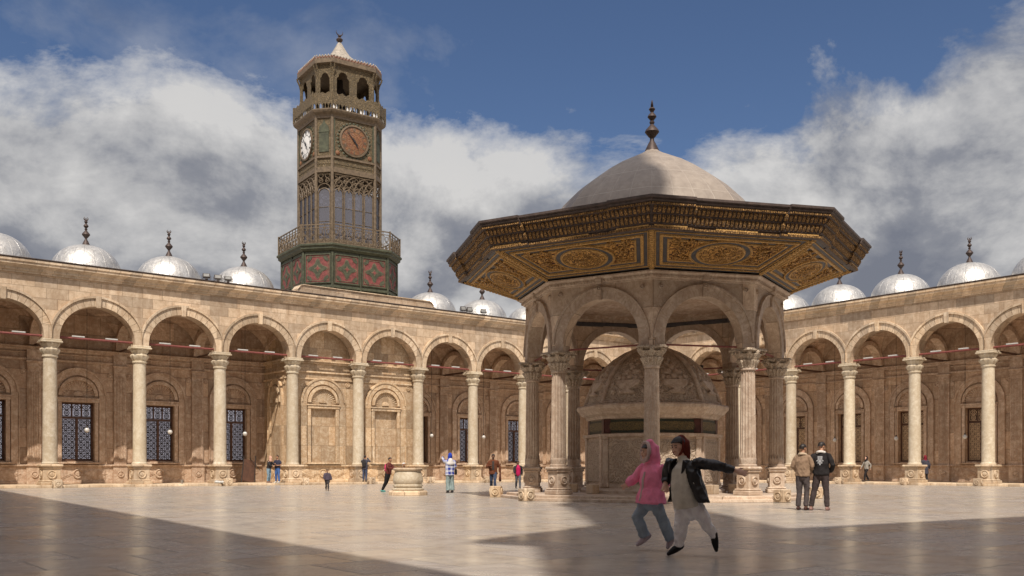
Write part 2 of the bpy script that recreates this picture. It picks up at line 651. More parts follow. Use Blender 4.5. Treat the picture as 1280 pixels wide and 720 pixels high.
def make_dome_metal():
    m, t, b = mat('silvery_sheet_metal')
    v = obj_vec(t, rnd=True)
    w = noise_n(t, v, 2.2, 5, .6, .6)
    f = noise_n(t, v, 9, 4, .6)
    c = mixc(t, ramp(t, w, [(.35, 0), (.65, 1)]), (.46, .46, .45), (.62, .61, .58))
    co = N(t, 'ShaderNodeTexCoord')
    sp = N(t, 'ShaderNodeSeparateXYZ')
    t.links.new(co.outputs['Object'], sp.inputs[0])
    a = math_node(t, 'ARCTAN2', sp.outputs[1], sp.outputs[0])
    s = math_node(t, 'ABSOLUTE', math_node(t, 'SINE', math_node(t, 'MULTIPLY', a, 10.0)))
    seam = ramp(t, s, [(0.0, 1), (.07, 0)])
    c = mixc(t, ramp(t, noise_n(t, obj_vec(t, (1.5, 1.5, .4)), 2.5, 6, .65), [(.45, 0), (.7, .55)]), c, (.36, .34, .31))
    c = mixc(t, math_node(t, 'MULTIPLY', seam, .7), c, (.30, .30, .30))
    t.links.new(c, b.inputs['Base Color'])
    b.inputs['Metallic'].default_value = .7
    rr = ramp(t, f, [(.3, .34), (.7, .55)])
    t.links.new(rr, b.inputs['Roughness'])
    h = math_node(t, 'ADD', math_node(t, 'ADD', w, math_node(t, 'MULTIPLY', f, .35)), math_node(t, 'MULTIPLY', seam, .45))
    bump(t, b, h, .7, .06)
    return m


M['dome'] = make_dome_metal()


def make_lead_roof():
    m, t, b = mat('painted_lead_roof')
    v = obj_vec(t)
    n1 = noise_n(t, v, .8, 5, .6)
    n2 = noise_n(t, v, 5, 6, .65)
    c = mixc(t, ramp(t, n1, [(.35, 0), (.65, 1)]), (.25, .21, .175), (.31, .265, .22))
    c = mixc(t, ramp(t, n2, [(.35, .4), (.6, 0)]), c, (.19, .155, .125))
    co = N(t, 'ShaderNodeTexCoord')
    sp = N(t, 'ShaderNodeSeparateXYZ')
    t.links.new(co.outputs['Object'], sp.inputs[0])
    a = math_node(t, 'ARCTAN2', sp.outputs[1], sp.outputs[0])
    s = math_node(t, 'ABSOLUTE', math_node(t, 'SINE', math_node(t, 'MULTIPLY', a, 16.0)))
    seam = ramp(t, s, [(0.0, 1), (.10, 0)])
    s2 = math_node(t, 'ABSOLUTE', math_node(t, 'SINE', math_node(t, 'MULTIPLY', sp.outputs[2], 3.6)))
    seam = math_node(t, 'MAXIMUM', seam, ramp(t, s2, [(0.0, .9), (.09, 0)]))
    c = mixc(t, ramp(t, noise_n(t, obj_vec(t, (1.6, 1.6, .35)), 1.6, 6, .65), [(.48, 0), (.68, .6)]), c, (.17, .14, .115))
    c = mixc(t, math_node(t, 'MULTIPLY', seam, .6), c, (.42, .37, .31))
    t.links.new(c, b.inputs['Base Color'])
    b.inputs['Roughness'].default_value = .55
    bump(t, b, math_node(t, 'ADD', n2, seam), .4, .03)
    return m


M['lead'] = make_lead_roof()


def make_floor():
    m, t, b = mat('polished_courtyard_marble')
    co = N(t, 'ShaderNodeTexCoord')
    mp = N(t, 'ShaderNodeMapping')
    mp.inputs['Rotation'].default_value = (0, 0, R_(-38.6))
    t.links.new(co.outputs['Object'], mp.inputs[0])
    v = mp.outputs[0]
    br = N(t, 'ShaderNodeTexBrick')
    br.offset = 0.5
    br.inputs['Scale'].default_value = 1.0
    br.inputs['Brick Width'].default_value = 1.25
    br.inputs['Row Height'].default_value = 1.25
    br.inputs['Mortar Size'].default_value = .011
    br.inputs['Mortar Smooth'].default_value = .2
    br.inputs['Bias'].default_value = 0
    br.inputs['Color1'].default_value = (0, 0, 0, 1)
    br.inputs['Color2'].default_value = (1, 1, 1, 1)
    br.inputs['Mortar'].default_value = (.5, .5, .5, 1)
    t.links.new(v, br.inputs['Vector'])
    # veins shift from slab to slab
    ad = N(t, 'ShaderNodeVectorMath', operation='MULTIPLY_ADD')
    t.links.new(br.outputs['Color'], ad.inputs[0])
    ad.inputs[1].default_value = (13, 7, 0)
    t.links.new(v, ad.inputs[2])
    vein = noise_n(t, ad.outputs[0], .9, 7, .65, 1.6)
    big = noise_n(t, v, .12, 4, .6)
    wear = noise_n(t, v, 2.4, 7, .7)
    c = mixc(t, ramp(t, vein, [(.32, 0), (.50, .55), (.68, 1)]), (.32, .297, .27), (.60, .545, .455))
    c = mixc(t, ramp(t, big, [(.38, .5), (.62, 0)]), c, (.48, .41, .33))
    c = mixc(t, math_node(t, 'MULTIPLY', br.outputs['Color'], .55), c, (.33, .30, .285))
    c = mixc(t, ramp(t, wear, [(.30, .45), (.50, 0)]), c, (.27, .23, .20))
    c = mixc(t, ramp(t, noise_n(t, v, .55, 6, .7, .8), [(.52, 0), (.70, .5)]), c, (.26, .235, .225))
    c = mixc(t, math_node(t, 'MULTIPLY', br.outputs['Fac'], .75), c, (.10, .085, .07))
    t.links.new(c, b.inputs['Base Color'])
    rg = math_node(t, 'MULTIPLY_ADD', wear, .22, .08)
    rg = math_node(t, 'MULTIPLY_ADD', br.outputs['Color'], .10, rg)
    rg = math_node(t, 'MULTIPLY_ADD', br.outputs['Fac'], .4, rg)
    t.links.new(rg, b.inputs['Roughness'])
    b.inputs['Specular IOR Level'].default_value = .42
    h = math_node(t, 'SUBTRACT', math_node(t, 'MULTIPLY', noise_n(t, v, 1.3, 6, .62), 1.0), math_node(t, 'MULTIPLY', br.outputs['Fac'], .35))
    h = math_node(t, 'ADD', h, math_node(t, 'MULTIPLY', noise_n(t, v, .35, 2, .5), 1.6))
    bump(t, b, h, .13, .02)
    return m


M['floor'] = make_floor()
M['sand'] = plain('dusty_ground', (.30, .23, .16), .95, var=.3, scale=.2)


def P(px, py, Y):
    """a point of the place from where it shows in the 1280x720 photograph and its distance"""
    return Vector(((px - 640) / F * Y, Y, (HY - py) / F * Y + EYE))

# ------------------------------------------------------------------ ground
g = MB()
g.add([(-3000, -3000, -.03), (3000, -3000, -.03), (3000, 3000, -.03), (-3000, 3000, -.03)], [(0, 1, 2, 3)])
tag(g.build('ground', M['sand']), kind='structure')
g = MB()
g.add([(-75, -45, 0), (75, -45, 0), (75, 110, 0), (-75, 110, 0)], [(0, 1, 2, 3)])
tag(g.build('courtyard_floor', M['floor']), kind='structure')

# ------------------------------------------------------------------ arcades
Z_STEP, Z_PED, Z_CAP, Z_AB, Z_TOP = .15, 1.30, 7.24, 8.24, 12.40
DEPTH = 3.90                     # column axis to the face of the inner wall


def roundel(mb, cx, y, cz, r, mi=0, ax='y', depth=.05, sgn=-1):
    """raised ring and boss on a face"""
    prof = [(r, 0), (r, depth), (r * .82, depth * 1.25), (r * .66, depth * .35), (r * .55, depth * .35), (r * .42, depth * 1.1), (0.0, depth * 1.3)]
    n = 18
    rings = []
    for rr, d in prof:
        ring = []
        for i in range(n):
            a = 2 * math.pi * i / n
            u, w = rr * math.cos(a), rr * math.sin(a)
            ring.append((cx + u, y + sgn * d, cz + w) if ax == 'y' else (y + sgn * d, cx + u, cz + w))
        rings.append(ring)
    mb.rings(rings, mi, False, True)


def pedestal_mesh(w=.90, z0=Z_STEP, z1=Z_PED, big=1.15):
    h = z1 - z0
    b = MB()
    b.box(-big / 2, big / 2, -big / 2, big / 2, z0, z0 + .16 * h, 0, .02)
    b.box(-w / 2 - .06, w / 2 + .06, -w / 2 - .06, w / 2 + .06, z0 + .16 * h + .002, z0 + .23 * h, 0, .03)
    b.box(-w / 2, w / 2, -w / 2, w / 2, z0 + .2 * h, z0 + .82 * h, 0, .015)
    b.box(-w / 2 - .05, w / 2 + .05, -w / 2 - .05, w / 2 + .05, z0 + .80 * h, z0 + .88 * h, 0, .03)
    b.box(-big / 2, big / 2, -big / 2, big / 2, z0 + .882 * h, z1, 0, .04)
    r = w * .27
    zc = z0 + .51 * h
    for s in (-1, 1):
        roundel(b, 0, s * w / 2, zc, r, 0, 'y', .05, s)
        roundel(b, 0, s * w / 2, zc, r, 0, 'x', .05, s)
    return b


def capital_mesh(z0=Z_CAP, z1=Z_AB, r=.36, half=.56):
    b = MB()
    h = z1 - z0

    def rib(a):
        return 1 + .05 * math.cos(12 * a)
    b.lathe([(r, z0 - .02), (r * 1.16, z0 + .03 * h), (r * 1.16, z0 + .10 * h), (r * 1.02, z0 + .13 * h)], 24)
    b.lathe([(r * 1.0, z0 + .12 * h), (r * 1.2, z0 + .24 * h), (r * 1.42, z0 + .36 * h), (r * 1.46, z0 + .44 * h), (r * 1.26, z0 + .5 * h)], 48, ribs=rib)
    b.lathe([(r * 1.15, z0 + .48 * h), (r * 1.12, z0 + .58 * h), (r * 1.3, z0 + .66 * h), (r * 1.42, z0 + .76 * h), (r * 1.38, z0 + .80 * h)], 48, ribs=rib)
    b.box(-half, half, -half, half, z0 + .80 * h, z0 + .90 * h, 0, .03)
    b.box(-half * .9, half * .9, -half * .9, half * .9, z0 + .902 * h, z1 + .004, 0, .02)
    return b


def shaft_mesh(r0=.385, r1=.355, z0=Z_PED, z1=Z_CAP):
    b = MB()
    prof = [(r0 * 1.14, z0 - .01), (r0 * 1.16, z0 + .07), (r0 * 1.04, z0 + .11), (r0, z0 + .17)]
    for i in range(1, 9):
        t = i / 8
        prof.append((r0 + (r1 - r0) * t ** 1.3, z0 + .17 + (z1 - z0 - .2) * t))
    prof.append((r1, z1 + .02))
    b.lathe(prof, 32)
    return b


def fan_lunette(r=.93, n=17):
    """scallop shell with ribs fanning from a boss, face at y=0, hollow behind"""
    b = MB()
    vs_, fs_ = [], []
    steps = n * 4
    radii = [.24, .45, .7, .93]
    for k, q in enumerate(radii):
        for i in range(steps + 1):
            a = math.pi * i / steps
            rib = .5 + .5 * math.cos(2 * math.pi * (i / 4.0))
            y = .13 - .09 * q / r - .10 * rib * (q / r)
            rr = q + (.02 * rib if k == 3 else 0)
            vs_.append((rr * math.cos(a), y, rr * math.sin(a)))
    for k in range(len(radii) - 1):
        for i in range(steps):
            o = k * (steps + 1) + i
            fs_.append((o, o + steps + 1, o + steps + 2, o + 1))
    b.add(vs_, fs_)
    b.rings([[(.30 * math.cos(math.pi * i / 14), .13, .30 * math.sin(math.pi * i / 14)) for i in range(15)],
             [(.27 * math.cos(math.pi * i / 14), -.04, .27 * math.sin(math.pi * i / 14)) for i in range(15)],
             [(.12 * math.cos(math.pi * i / 14), -.07, .12 * math.sin(math.pi * i / 14)) for i in range(15)]], 0, False, True, False)
    return b


WW, WZ0, WZ1 = .93, 1.52, 5.06     # window opening: half width, sill, head


def grille_mesh():
    """wrought grille: rings, lozenges and bars in a repeating tile"""
    b = MB()
    t = .024

    def strip(x0, z0, x1, z1, w=t):
        dx, dz = x1 - x0, z1 - z0
        L = math.hypot(dx, dz) or 1
        nx, nz = -dz / L * w, dx / L * w
        b.add([(x0 + nx, 0, z0 + nz), (x1 + nx, 0, z1 + nz), (x1 - nx, 0, z1 - nz), (x0 - nx, 0, z0 - nz),
               (x0 + nx, .02, z0 + nz), (x1 + nx, .02, z1 + nz), (x1 - nx, .02, z1 - nz), (x0 - nx, .02, z0 - nz)],
              [(0, 1, 2, 3), (0, 4, 5, 1), (1, 5, 6, 2), (2, 6, 7, 3), (3, 7, 4, 0)])

    def ringf(cx, cz, r):
        n = 10
        for i in range(n):
            a, c = 2 * math.pi * i / n, 2 * math.pi * (i + 1) / n
            strip(cx + r * math.cos(a), cz + r * math.sin(a), cx + r * math.cos(c), cz + r * math.sin(c), .024)

    def field(x0, x1, z0, z1, nx, nz):
        px, pz = (x1 - x0) / nx, (z1 - z0) / nz
        for j in range(nz):
            for i in range(nx):
                cx, cz = x0 + (i + .5) * px, z0 + (j + .5) * pz
                if (i + j) % 2 == 0:
                    ringf(cx, cz, min(px, pz) * .40)
                    ringf(cx, cz, min(px, pz) * .16)
                else:
                    strip(cx - px / 2, cz, cx, cz + pz / 2)
                    strip(cx, cz + pz / 2, cx + px / 2, cz)
                    strip(cx + px / 2, cz, cx, cz - pz / 2)
                    strip(cx, cz - pz / 2, cx - px / 2, cz)
                    ringf(cx, cz, min(px, pz) * .2)
        for i in range(nx + 1):
            strip(x0 + i * px, z0, x0 + i * px, z1, .018)
        for j in range(nz + 1):
            strip(x0, z0 + j * pz, x1, z0 + j * pz, .018)
    hi = WZ0 + 2.62
    for x0, x1 in ((-.80, -.06), (.06, .80)):
        field(x0, x1, WZ0 + .12, hi - .10, 2, 7)
    for i in range(3):
        field(-.80 + i * .555, -.80 + i * .555 + .49, hi + .10, WZ1 - .1, 1, 2)
    return b


def window_frame_mesh():
    b = MB()
    hi = WZ0 + 2.62
    f = .11
    b.box(-WW, -WW + f, 0, .12, WZ0, WZ1)
    b.box(WW - f, WW, 0, .12, WZ0, WZ1)
    b.box(-WW + f, WW - f, 0, .12, WZ0, WZ0 + f)
    b.box(-WW + f, WW - f, 0, .12, WZ1 - f, WZ1)
    b.box(-WW + f, WW - f, -.01, .12, hi - f * .6, hi + f * .6)
    b.box(-.075, .075, -.005, .12, WZ0 + f, hi - f * .6)
    for x in (-.28, .275):
        b.box(x - .03, x + .03, .0, .11, hi + f * .6, WZ1 - f)
    return b


def dome_profile(r=2.0, h=1.98, z0=12.22):
    pr = [(r * 1.02, z0 - .05), (r * 1.02, z0 + .10)]
    for i in range(13):
        a = math.pi / 2 * i / 12
        pr.append((r * math.cos(a) ** .92 if i < 12 else 0.0, z0 + .10 + (h - .10) * math.sin(a) ** .95))
    return pr


def finial_mesh(z0, H, r=.24):
    b = MB()
    p = [(1.0, 0), (.95, .04), (.55, .16), (.30, .22), (.28, .27), (.5, .30), (.98, .385), (.9, .42), (.4, .50), (.22, .53), (.35, .56),
         (.35, .58), (.2, .60), (.62, .675), (.55, .70), (.2, .76), (.3, .79), (.45, .82), (.3, .85), (.18, .865)]
    b.lathe([(r * a, z0 + H * t) for a, t in p], 16)
    # horned crescent on top
    cz, rr = z0 + H * .935, H * .062
    pts, rad = [], []
    for i in range(15):
        a = R_(-235 + 290 * i / 14) 
        pts.append((rr * math.cos(a), 0, cz + rr * math.sin(a)))
        rad.append(max(.006, r * .19 * math.sin(math.pi * (i + .4) / 14.8)))
    b.tube(pts, rad, 8)
    b.ellipsoid((0, 0, cz - rr * .1), (r * .14, r * .14, r * .22), 8, 6)
    return b


def make_shared(s):
    """meshes one bay shares with every other bay of the same width"""
    S = {}
    b = MB()
    b.arch_ring(2.03, 1.92, 2.47, 2.38, 8.34, -.455, -.395, s / 2 - .003, 28, stilt=.09)
    b.arch_ring(2.47, 2.38, 2.59, 2.50, 8.34, -.535, -.396, s / 2 - .003, 28)
    for i in range(1, 18):
        a = math.pi * i / 18
        c, q = math.cos(a), math.sin(a)
        if abs(c) * 2.47 > s / 2 - .06 or i == 9:
            continue
        t_ = .009
        pts = [(2.035 * c - q * t_, 8.34 + 1.925 * q + c * t_), (2.035 * c + q * t_, 8.34 + 1.925 * q - c * t_), (2.465 * c + q * t_, 8.34 + 2.375 * q - c * t_), (2.465 * c - q * t_, 8.34 + 2.375 * q + c * t_)]
        b.rings([[(x, -.40, z) for x, z in pts], [(x, -.4575, z) for x, z in pts]], 1)
    S['archivolt'] = b.mesh('archivolt', [M['trim'], M['joint']], 30)
    b = MB()
    b.extrude_y([(-.12, 10.18), (.12, 10.18), (.16, 10.84), (-.16, 10.84)], -.56, -.40)
    S['keystone'] = b.mesh('keystone', M['trim'])
    # vault over a bay with one transverse rib on its left
    b = MB()
    y0, y1 = .40, DEPTH - .02
    hx, hy = s / 2, (y1 - y0) / 2
    RR = math.hypot(hx, hy)
    nx, ny = 20, 14
    vs_ = []
    for j in range(ny + 1):
        for i in range(nx + 1):
            u, v = -hx + 2 * hx * i / nx, -hy + 2 * hy * j / ny
            vs_.append((u, (y0 + y1) / 2 + v, 8.36 + .92 * math.sqrt(max(0, RR * RR - u * u - v * v))))
    fs_ = [(j * (nx + 1) + i, (j + 1) * (nx + 1) + i, (j + 1) * (nx + 1) + i + 1, j * (nx + 1) + i + 1) for j in range(ny) for i in range(nx)]
    b.add(vs_, fs_)
    S['vault'] = b.mesh('vault', M['inner'], 60)
    b = MB()
    b.T = Matrix.Translation((0, (y0 + y1) / 2, 0)) @ Matrix.Rotation(R_(90), 4, 'Z')
    b.arch_ring(hy - .30, 1.34, hy + .02, 1.62, 8.34, -.30, .02, 9, 20)
    b.arch_ring(hy - .30, 1.34, hy + .02, 1.62, 8.34, .30, .0, 9, 20)
    b.box(-hy - .02, -hy + .35, -.30, .30, 8.05, 8.40)
    S['transverse_arch'] = b.mesh('transverse_arch', M['inner_trim'], 30)
    # parts on the inner wall, wall face at y = 0
    b = MB()
    b.arch_ring(1.20, 1.20, 1.60, 1.60, 5.50, -.10, .01, 9, 26)
    b.arch_ring(1.52, 1.52, 1.64, 1.64, 5.50, -.15, .01, 9, 26)
    b.arch_ring(.93, .93, 1.12, 1.12, 5.46, -.16, .01, 9, 24)
    for sgn in (-1, 1):
        x0, x1 = sorted((sgn * 1.20, sgn * 1.60))
        b.box(x0, x1, -.10, .01, 1.32, 5.498, 0, .01)
        x0, x1 = sorted((sgn * 1.602, sgn * 1.64))
        b.box(x0, x1, -.15, .01, 1.32, 5.498)
        roundel(b, sgn * 1.86, -.0, 6.75, .17)
    S['blind_arch'] = b.mesh('blind_arch', M['inner_trim'], 30)
    S['scallop_lunette'] = None
    b = fan_lunette()
    b.T = None
    S['scallop'] = b
    b = MB()
    for sgn in (-1, 1):
        x0, x1 = sorted((sgn * (WW - .004), sgn * 1.14))
        b.box(x0, x1, -.13, .02, 1.45, 5.06, 0, .012)
    b.box(-1.18, 1.18, -.16, .02, 5.062, 5.24, 0, .02)
    b.box(-1.24, 1.24, -.20, .02, 5.242, 5.34, 0, .02)
    b.box(-1.24, 1.24, -.26, .02, 1.34, 1.448, 0, .02)
    S['window_surround'] = b.mesh('window_surround', M['inner_trim'])
    S['frame'] = window_frame_mesh().mesh('frame', M['wood'])
    gm = grille_mesh()
    S['grille_dark'] = gm.mesh('grille', M['grille_dark'])
    S['grille_tan'] = gm.mesh('grille', M['grille_tan'])
    b = MB()
    b.box(-WW + .02, WW - .02, 0, .012, WZ0 + .02, WZ1 - .02)
    S['pane'] = b.mesh('pane', M['pane'])
    S['pane_dark'] = b.mesh('pane', M['pane_dark'])
    # dado between pilasters
    b = MB()
    hw = s / 2 - .42
    b.box(-hw, hw, -.14, .01, 1.19, 1.30, 0, .02)
    b.box(-hw, hw, -.10, .01, Z_STEP, Z_STEP + .16, 0, .02)
    b.box(-hw, hw, -.03, .01, Z_STEP + .162, 1.188)
    for cx in (-.95, .95):
        for q, d in ((.80, -.055), (.60, -.075)):
            b.rings([[(cx - q, -.03, .75), (cx, -.03, .75 - q * .46), (cx + q, -.03, .75), (cx, -.03, .75 + q * .46)],
                     [(cx - q * .94, d, .75), (cx, d, .75 - q * .43), (cx + q * .94, d, .75), (cx, d, .75 + q * .43)]], 0, False, True)
    roundel(b, 0, -.03, .75, .29, 0, 'y', .06)
    S['dado'] = b.mesh('dado_panel', M['inner_trim'], 30)
    # pilaster
    b = MB()
    b.box(-.42, .42, -.24, .01, Z_STEP, 1.18, 0, .015)
    b.box(-.47, .47, -.30, .01, 1.182, 1.31, 0, .03)
    roundel(b, 0, -.24, .72, .20)
    b.box(-.37, .37, -.13, .01, 1.312, 7.0)
    for i in range(7):
        x = -.315 + i * .09
        b.box(x - .006, x + .056, -.165, -.12, 1.55, 6.75, 0, .012)
    b.box(-.40, .40, -.18, .01, 7.002, 7.10, 0, .01)
    b.box(-.46, .46, -.26, .01, 7.30, 7.42, 0, .03)
    b.box(-.39, .39, -.17, .01, 7.102, 7.298)
    b.box(-.40, .40, -.16, .01, 7.422, 8.05)
    S['pilaster'] = b.mesh('pilaster', M['inner_trim'])
    # iron tie rods between the capitals, with two white lamp casings
    b = MB()
    b.tube([(-s / 2 + .28, 0, 8.42), (s / 2 - .28, 0, 8.42)], .062, 8)
    S['tie_rod'] = b.mesh('tie_rod', M['red_iron'])
    b = MB()
    b.box(-.34, .34, -.06, .06, 8.485, 8.565, 0, .015)
    S['light_fixture'] = b.mesh('light_fixture', M['lamp_white'])
    b = MB()
    b.tube([(0, .45, 8.30), (0, DEPTH - .1, 8.30)], .07, 8)
    S['cross_tie'] = b.mesh('cross_tie', M['wood'])
    b = MB()
    b.lathe(dome_profile(), 56)
    S['dome'] = b.mesh('dome', M['dome'], 40)
    S['finial'] = finial_mesh(14.16, 1.75, .235).mesh('finial', M['bronze'], 40)
    S['shaft'] = shaft_mesh().mesh('column', M['shaft'], 40)
    S['pedestal'] = pedestal_mesh().mesh('pedestal', M['trim'], 25)
    S['capital'] = capital_mesh().mesh('capital', M['shaft'], 35)
    S['scallop_lunette'] = shifted(S['scallop'], 0, 0, 5.46).mesh('scallop_lunette', M['inner_trim'], 30)
    return S


def shifted(mb, dx, dy, dz):
    o = MB()
    o.v = [(x + dx, y + dy, z + dz) for x, y, z in mb.v]
    o.f, o.m = mb.f, mb.m
    return o


def arcade(label, origin, rz, s, k0, k1, x_end, S, porch=(), clear_glass=True, dome_y=2.1, dome_z=0.0, domes=None, detail=True, x_start=None, holes_to=None):
    """a run of arches; column k stands at local x = k*s, y goes in under the vaults"""
    A = empty('courtyard_arcade', origin, rz, label, 'arcade', 'arcades around the courtyard')
    xs = k0 * s if x_start is None else x_start
    xa = k0 * s - .6 if x_start is None else x_start
    # front wall
    w = MB()
    for k in range(k0, k1):
        w.arch_panel(s / 2, s / 2, -.40, .40, 2.03, 1.92, Z_AB, 8.34, Z_TOP - .45, 28, cx=(k + .5) * s, ends=False)
    w.box(k1 * s, x_end, -.40, .40, Z_AB, Z_TOP - .45)
    w.box(k1 * s + .6, x_end, -.40, .40, 0, Z_AB)
    w.box(xa, k0 * s, -.40, .40, Z_AB, Z_TOP - .45)
    w.build('front_wall', M['wall'], A)
    # cornice
    prof = [(-.40, 11.70), (-.50, 11.70), (-.50, 11.80), (-.58, 11.83), (-.58, 11.95), (-.72, 12.04), (-.84, 12.10), (-.84, 12.22),
            (-.90, 12.25), (-.90, 12.38), (-.80, 12.42), (.42, 12.42), (.42, 11.94), (-.40, 11.94)]
    c = MB()
    c.extrude_x(prof, xa, x_end - .4)
    c.build('cornice', M['trim'], A)
    c = MB()
    c.extrude_x([(-.94, 12.424), (-.94, 12.47), (.5, 12.50), (.5, 12.424)], xa, x_end - .42)
    c.build('coping', M['eave_dark'], A)
    r = MB()
    r.box(xa, x_end + DEPTH + .5, .45, DEPTH + .62, 12.0, 12.20)
    r.build('roof', M['roof_slab'], A)
    f = MB()
    f.extrude_x([(-.78, -.02), (-.78, .13), (-.75, Z_STEP), (DEPTH + .3, Z_STEP), (DEPTH + .3, -.02)], xa, x_end + DEPTH)
    f.build('floor_step', M['trim'], A)
    # inner wall with window openings
    w = MB()
    d0, d1 = DEPTH, DEPTH + .6
    bays = [k for k in range(k0, k1)]
    hole = [k for k in bays if k not in porch]
    edge = xs
    for k in hole:
        cx = (k + .5) * s
        w.box(edge, cx - WW, d0, d1, 0, 12.0)
        w.box(cx - WW, cx + WW, d0, d1, 0, WZ0)
        w.box(cx - WW, cx + WW, d0, d1, WZ1, 12.0)
        edge = cx + WW
    w.box(edge, x_end + DEPTH, d0, d1, 0, 12.0)
    if k0 * s - .6 == xa:
        w.box(xa, xa + .5, .40, d0, 0, 12.0)
    w.build('inner_wall', M['inner'], A)
    # entablature along the inner wall
    e = MB()
    if porch:
        segs = [(xs, min(porch) * s), ((max(porch) + 1) * s, x_end + DEPTH)]
    else:
        segs = [(xs, x_end + DEPTH)]
    for a_, b_ in segs:
        for z0, z1, d in ((7.43, 7.56, .12), (7.86, 7.92, .06), (8.02, 8.16, .14), (8.162, 8.26, .22)):
            e.box(a_, b_, DEPTH - d, DEPTH + .01, z0, z1, 0, .015)
    e.build('entablature', M['inner_trim'], A)
    for k in range(k0, k1 + 1):
        co = link('column', S['shaft'], A, (k * s, 0, 0))
        link('pedestal', S['pedestal'], co)
        link('capital', S['capital'], co)
        co.rotation_euler = (0, 0, random.choice((0, 1.5708, 3.1416)))
        if k not in (p_ for p_ in porch if p_ - 1 in porch):
            if not porch or k not in (min(porch), max(porch) + 1):
                link('pilaster', S['pilaster'], A, (k * s, DEPTH, 0))
            link('transverse_arch', S['transverse_arch'], A, (k * s, 0, 0))
            link('cross_tie', S['cross_tie'], A, (k * s, 0, 0))
    for k in bays:
        cx = (k + .5) * s
        av = link('archivolt', S['archivolt'], A, (cx, 0, 0))
        link('keystone', S['keystone'], av)
        tr = link('tie_rod', S['tie_rod'], A, (cx, 0, 0))
        for q in (-.95, .85):
            link('light_fixture', S['light_fixture'], tr, (q, 0, 0))
        if domes is None or k in domes:
            dm = link('dome', S['dome'], A, (cx, dome_y, dome_z))
            link('finial', S['finial'], dm, rz=random.uniform(-.6, .6))
        if k in porch:
            continue
        link('vault', S['vault'], A, (cx, 0, 0))
        link('blind_arch', S['blind_arch'], A, (cx, DEPTH, 0))
        link('scallop_lunette', S['scallop_lunette'], A, (cx, DEPTH - .02, 0))
        link('dado_panel', S['dado'], A, (cx, DEPTH, 0))
        wi = link('window', S['window_surround'], A, (cx, DEPTH, 0))
        link('frame', S['frame'], wi, (0, .26, 0))
        link('grille', S['grille_dark'] if clear_glass else S['grille_tan'], wi, (0, .29, 0))
        link('pane', S['pane'] if clear_glass else S['pane_dark'], wi, (0, .36, 0))
    return A


S_L, S_R = 4.854, 4.697
L0 = Vector((-25.69, 52.8, 0)); RZ_L = math.atan2(.6236, .7817)
R0 = Vector((29.04, 57.9, 0)); RZ_R = math.atan2(-.7818, .6235)
A_END, B_END = 45.96, 30.10     # distance from the first column to the corner, along each range


def Lp(x, y, z=0.0):
    c, s = math.cos(RZ_L), math.sin(RZ_L)
    return Vector((L0.x + c * x - s * y, L0.y + s * x + c * y, z))


# the right range is laid out from the corner: local x runs from the corner towards the viewer
RC = R0 + Vector((-.6235, .7818, 0)) * (6 * S_R)


def Rp(x, y, z=0.0):
    c, s = math.cos(RZ_R), math.sin(RZ_R)
    return Vector((RC.x + c * x - s * y, RC.y + s * x + c * y, z))


SH_L = make_shared(S_L)
SH_R = make_shared(S_R)
arc_l = arcade('long sunlit stone arcade on the left, carrying the clock tower, with black window grilles', L0, RZ_L, S_L, -2, 9, A_END, SH_L, porch=(3, 4), domes=(-2, -1, 0, 1, 2, 5, 6, 7, 8))
arc_r = arcade('stone arcade on the right behind the two men, with dark brown windows', RC, RZ_R, S_R, 0, 8, 8 * S_R + .6, SH_R, clear_glass=False, dome_y=2.5, dome_z=.12, x_start=-(B_END - 6 * S_R))


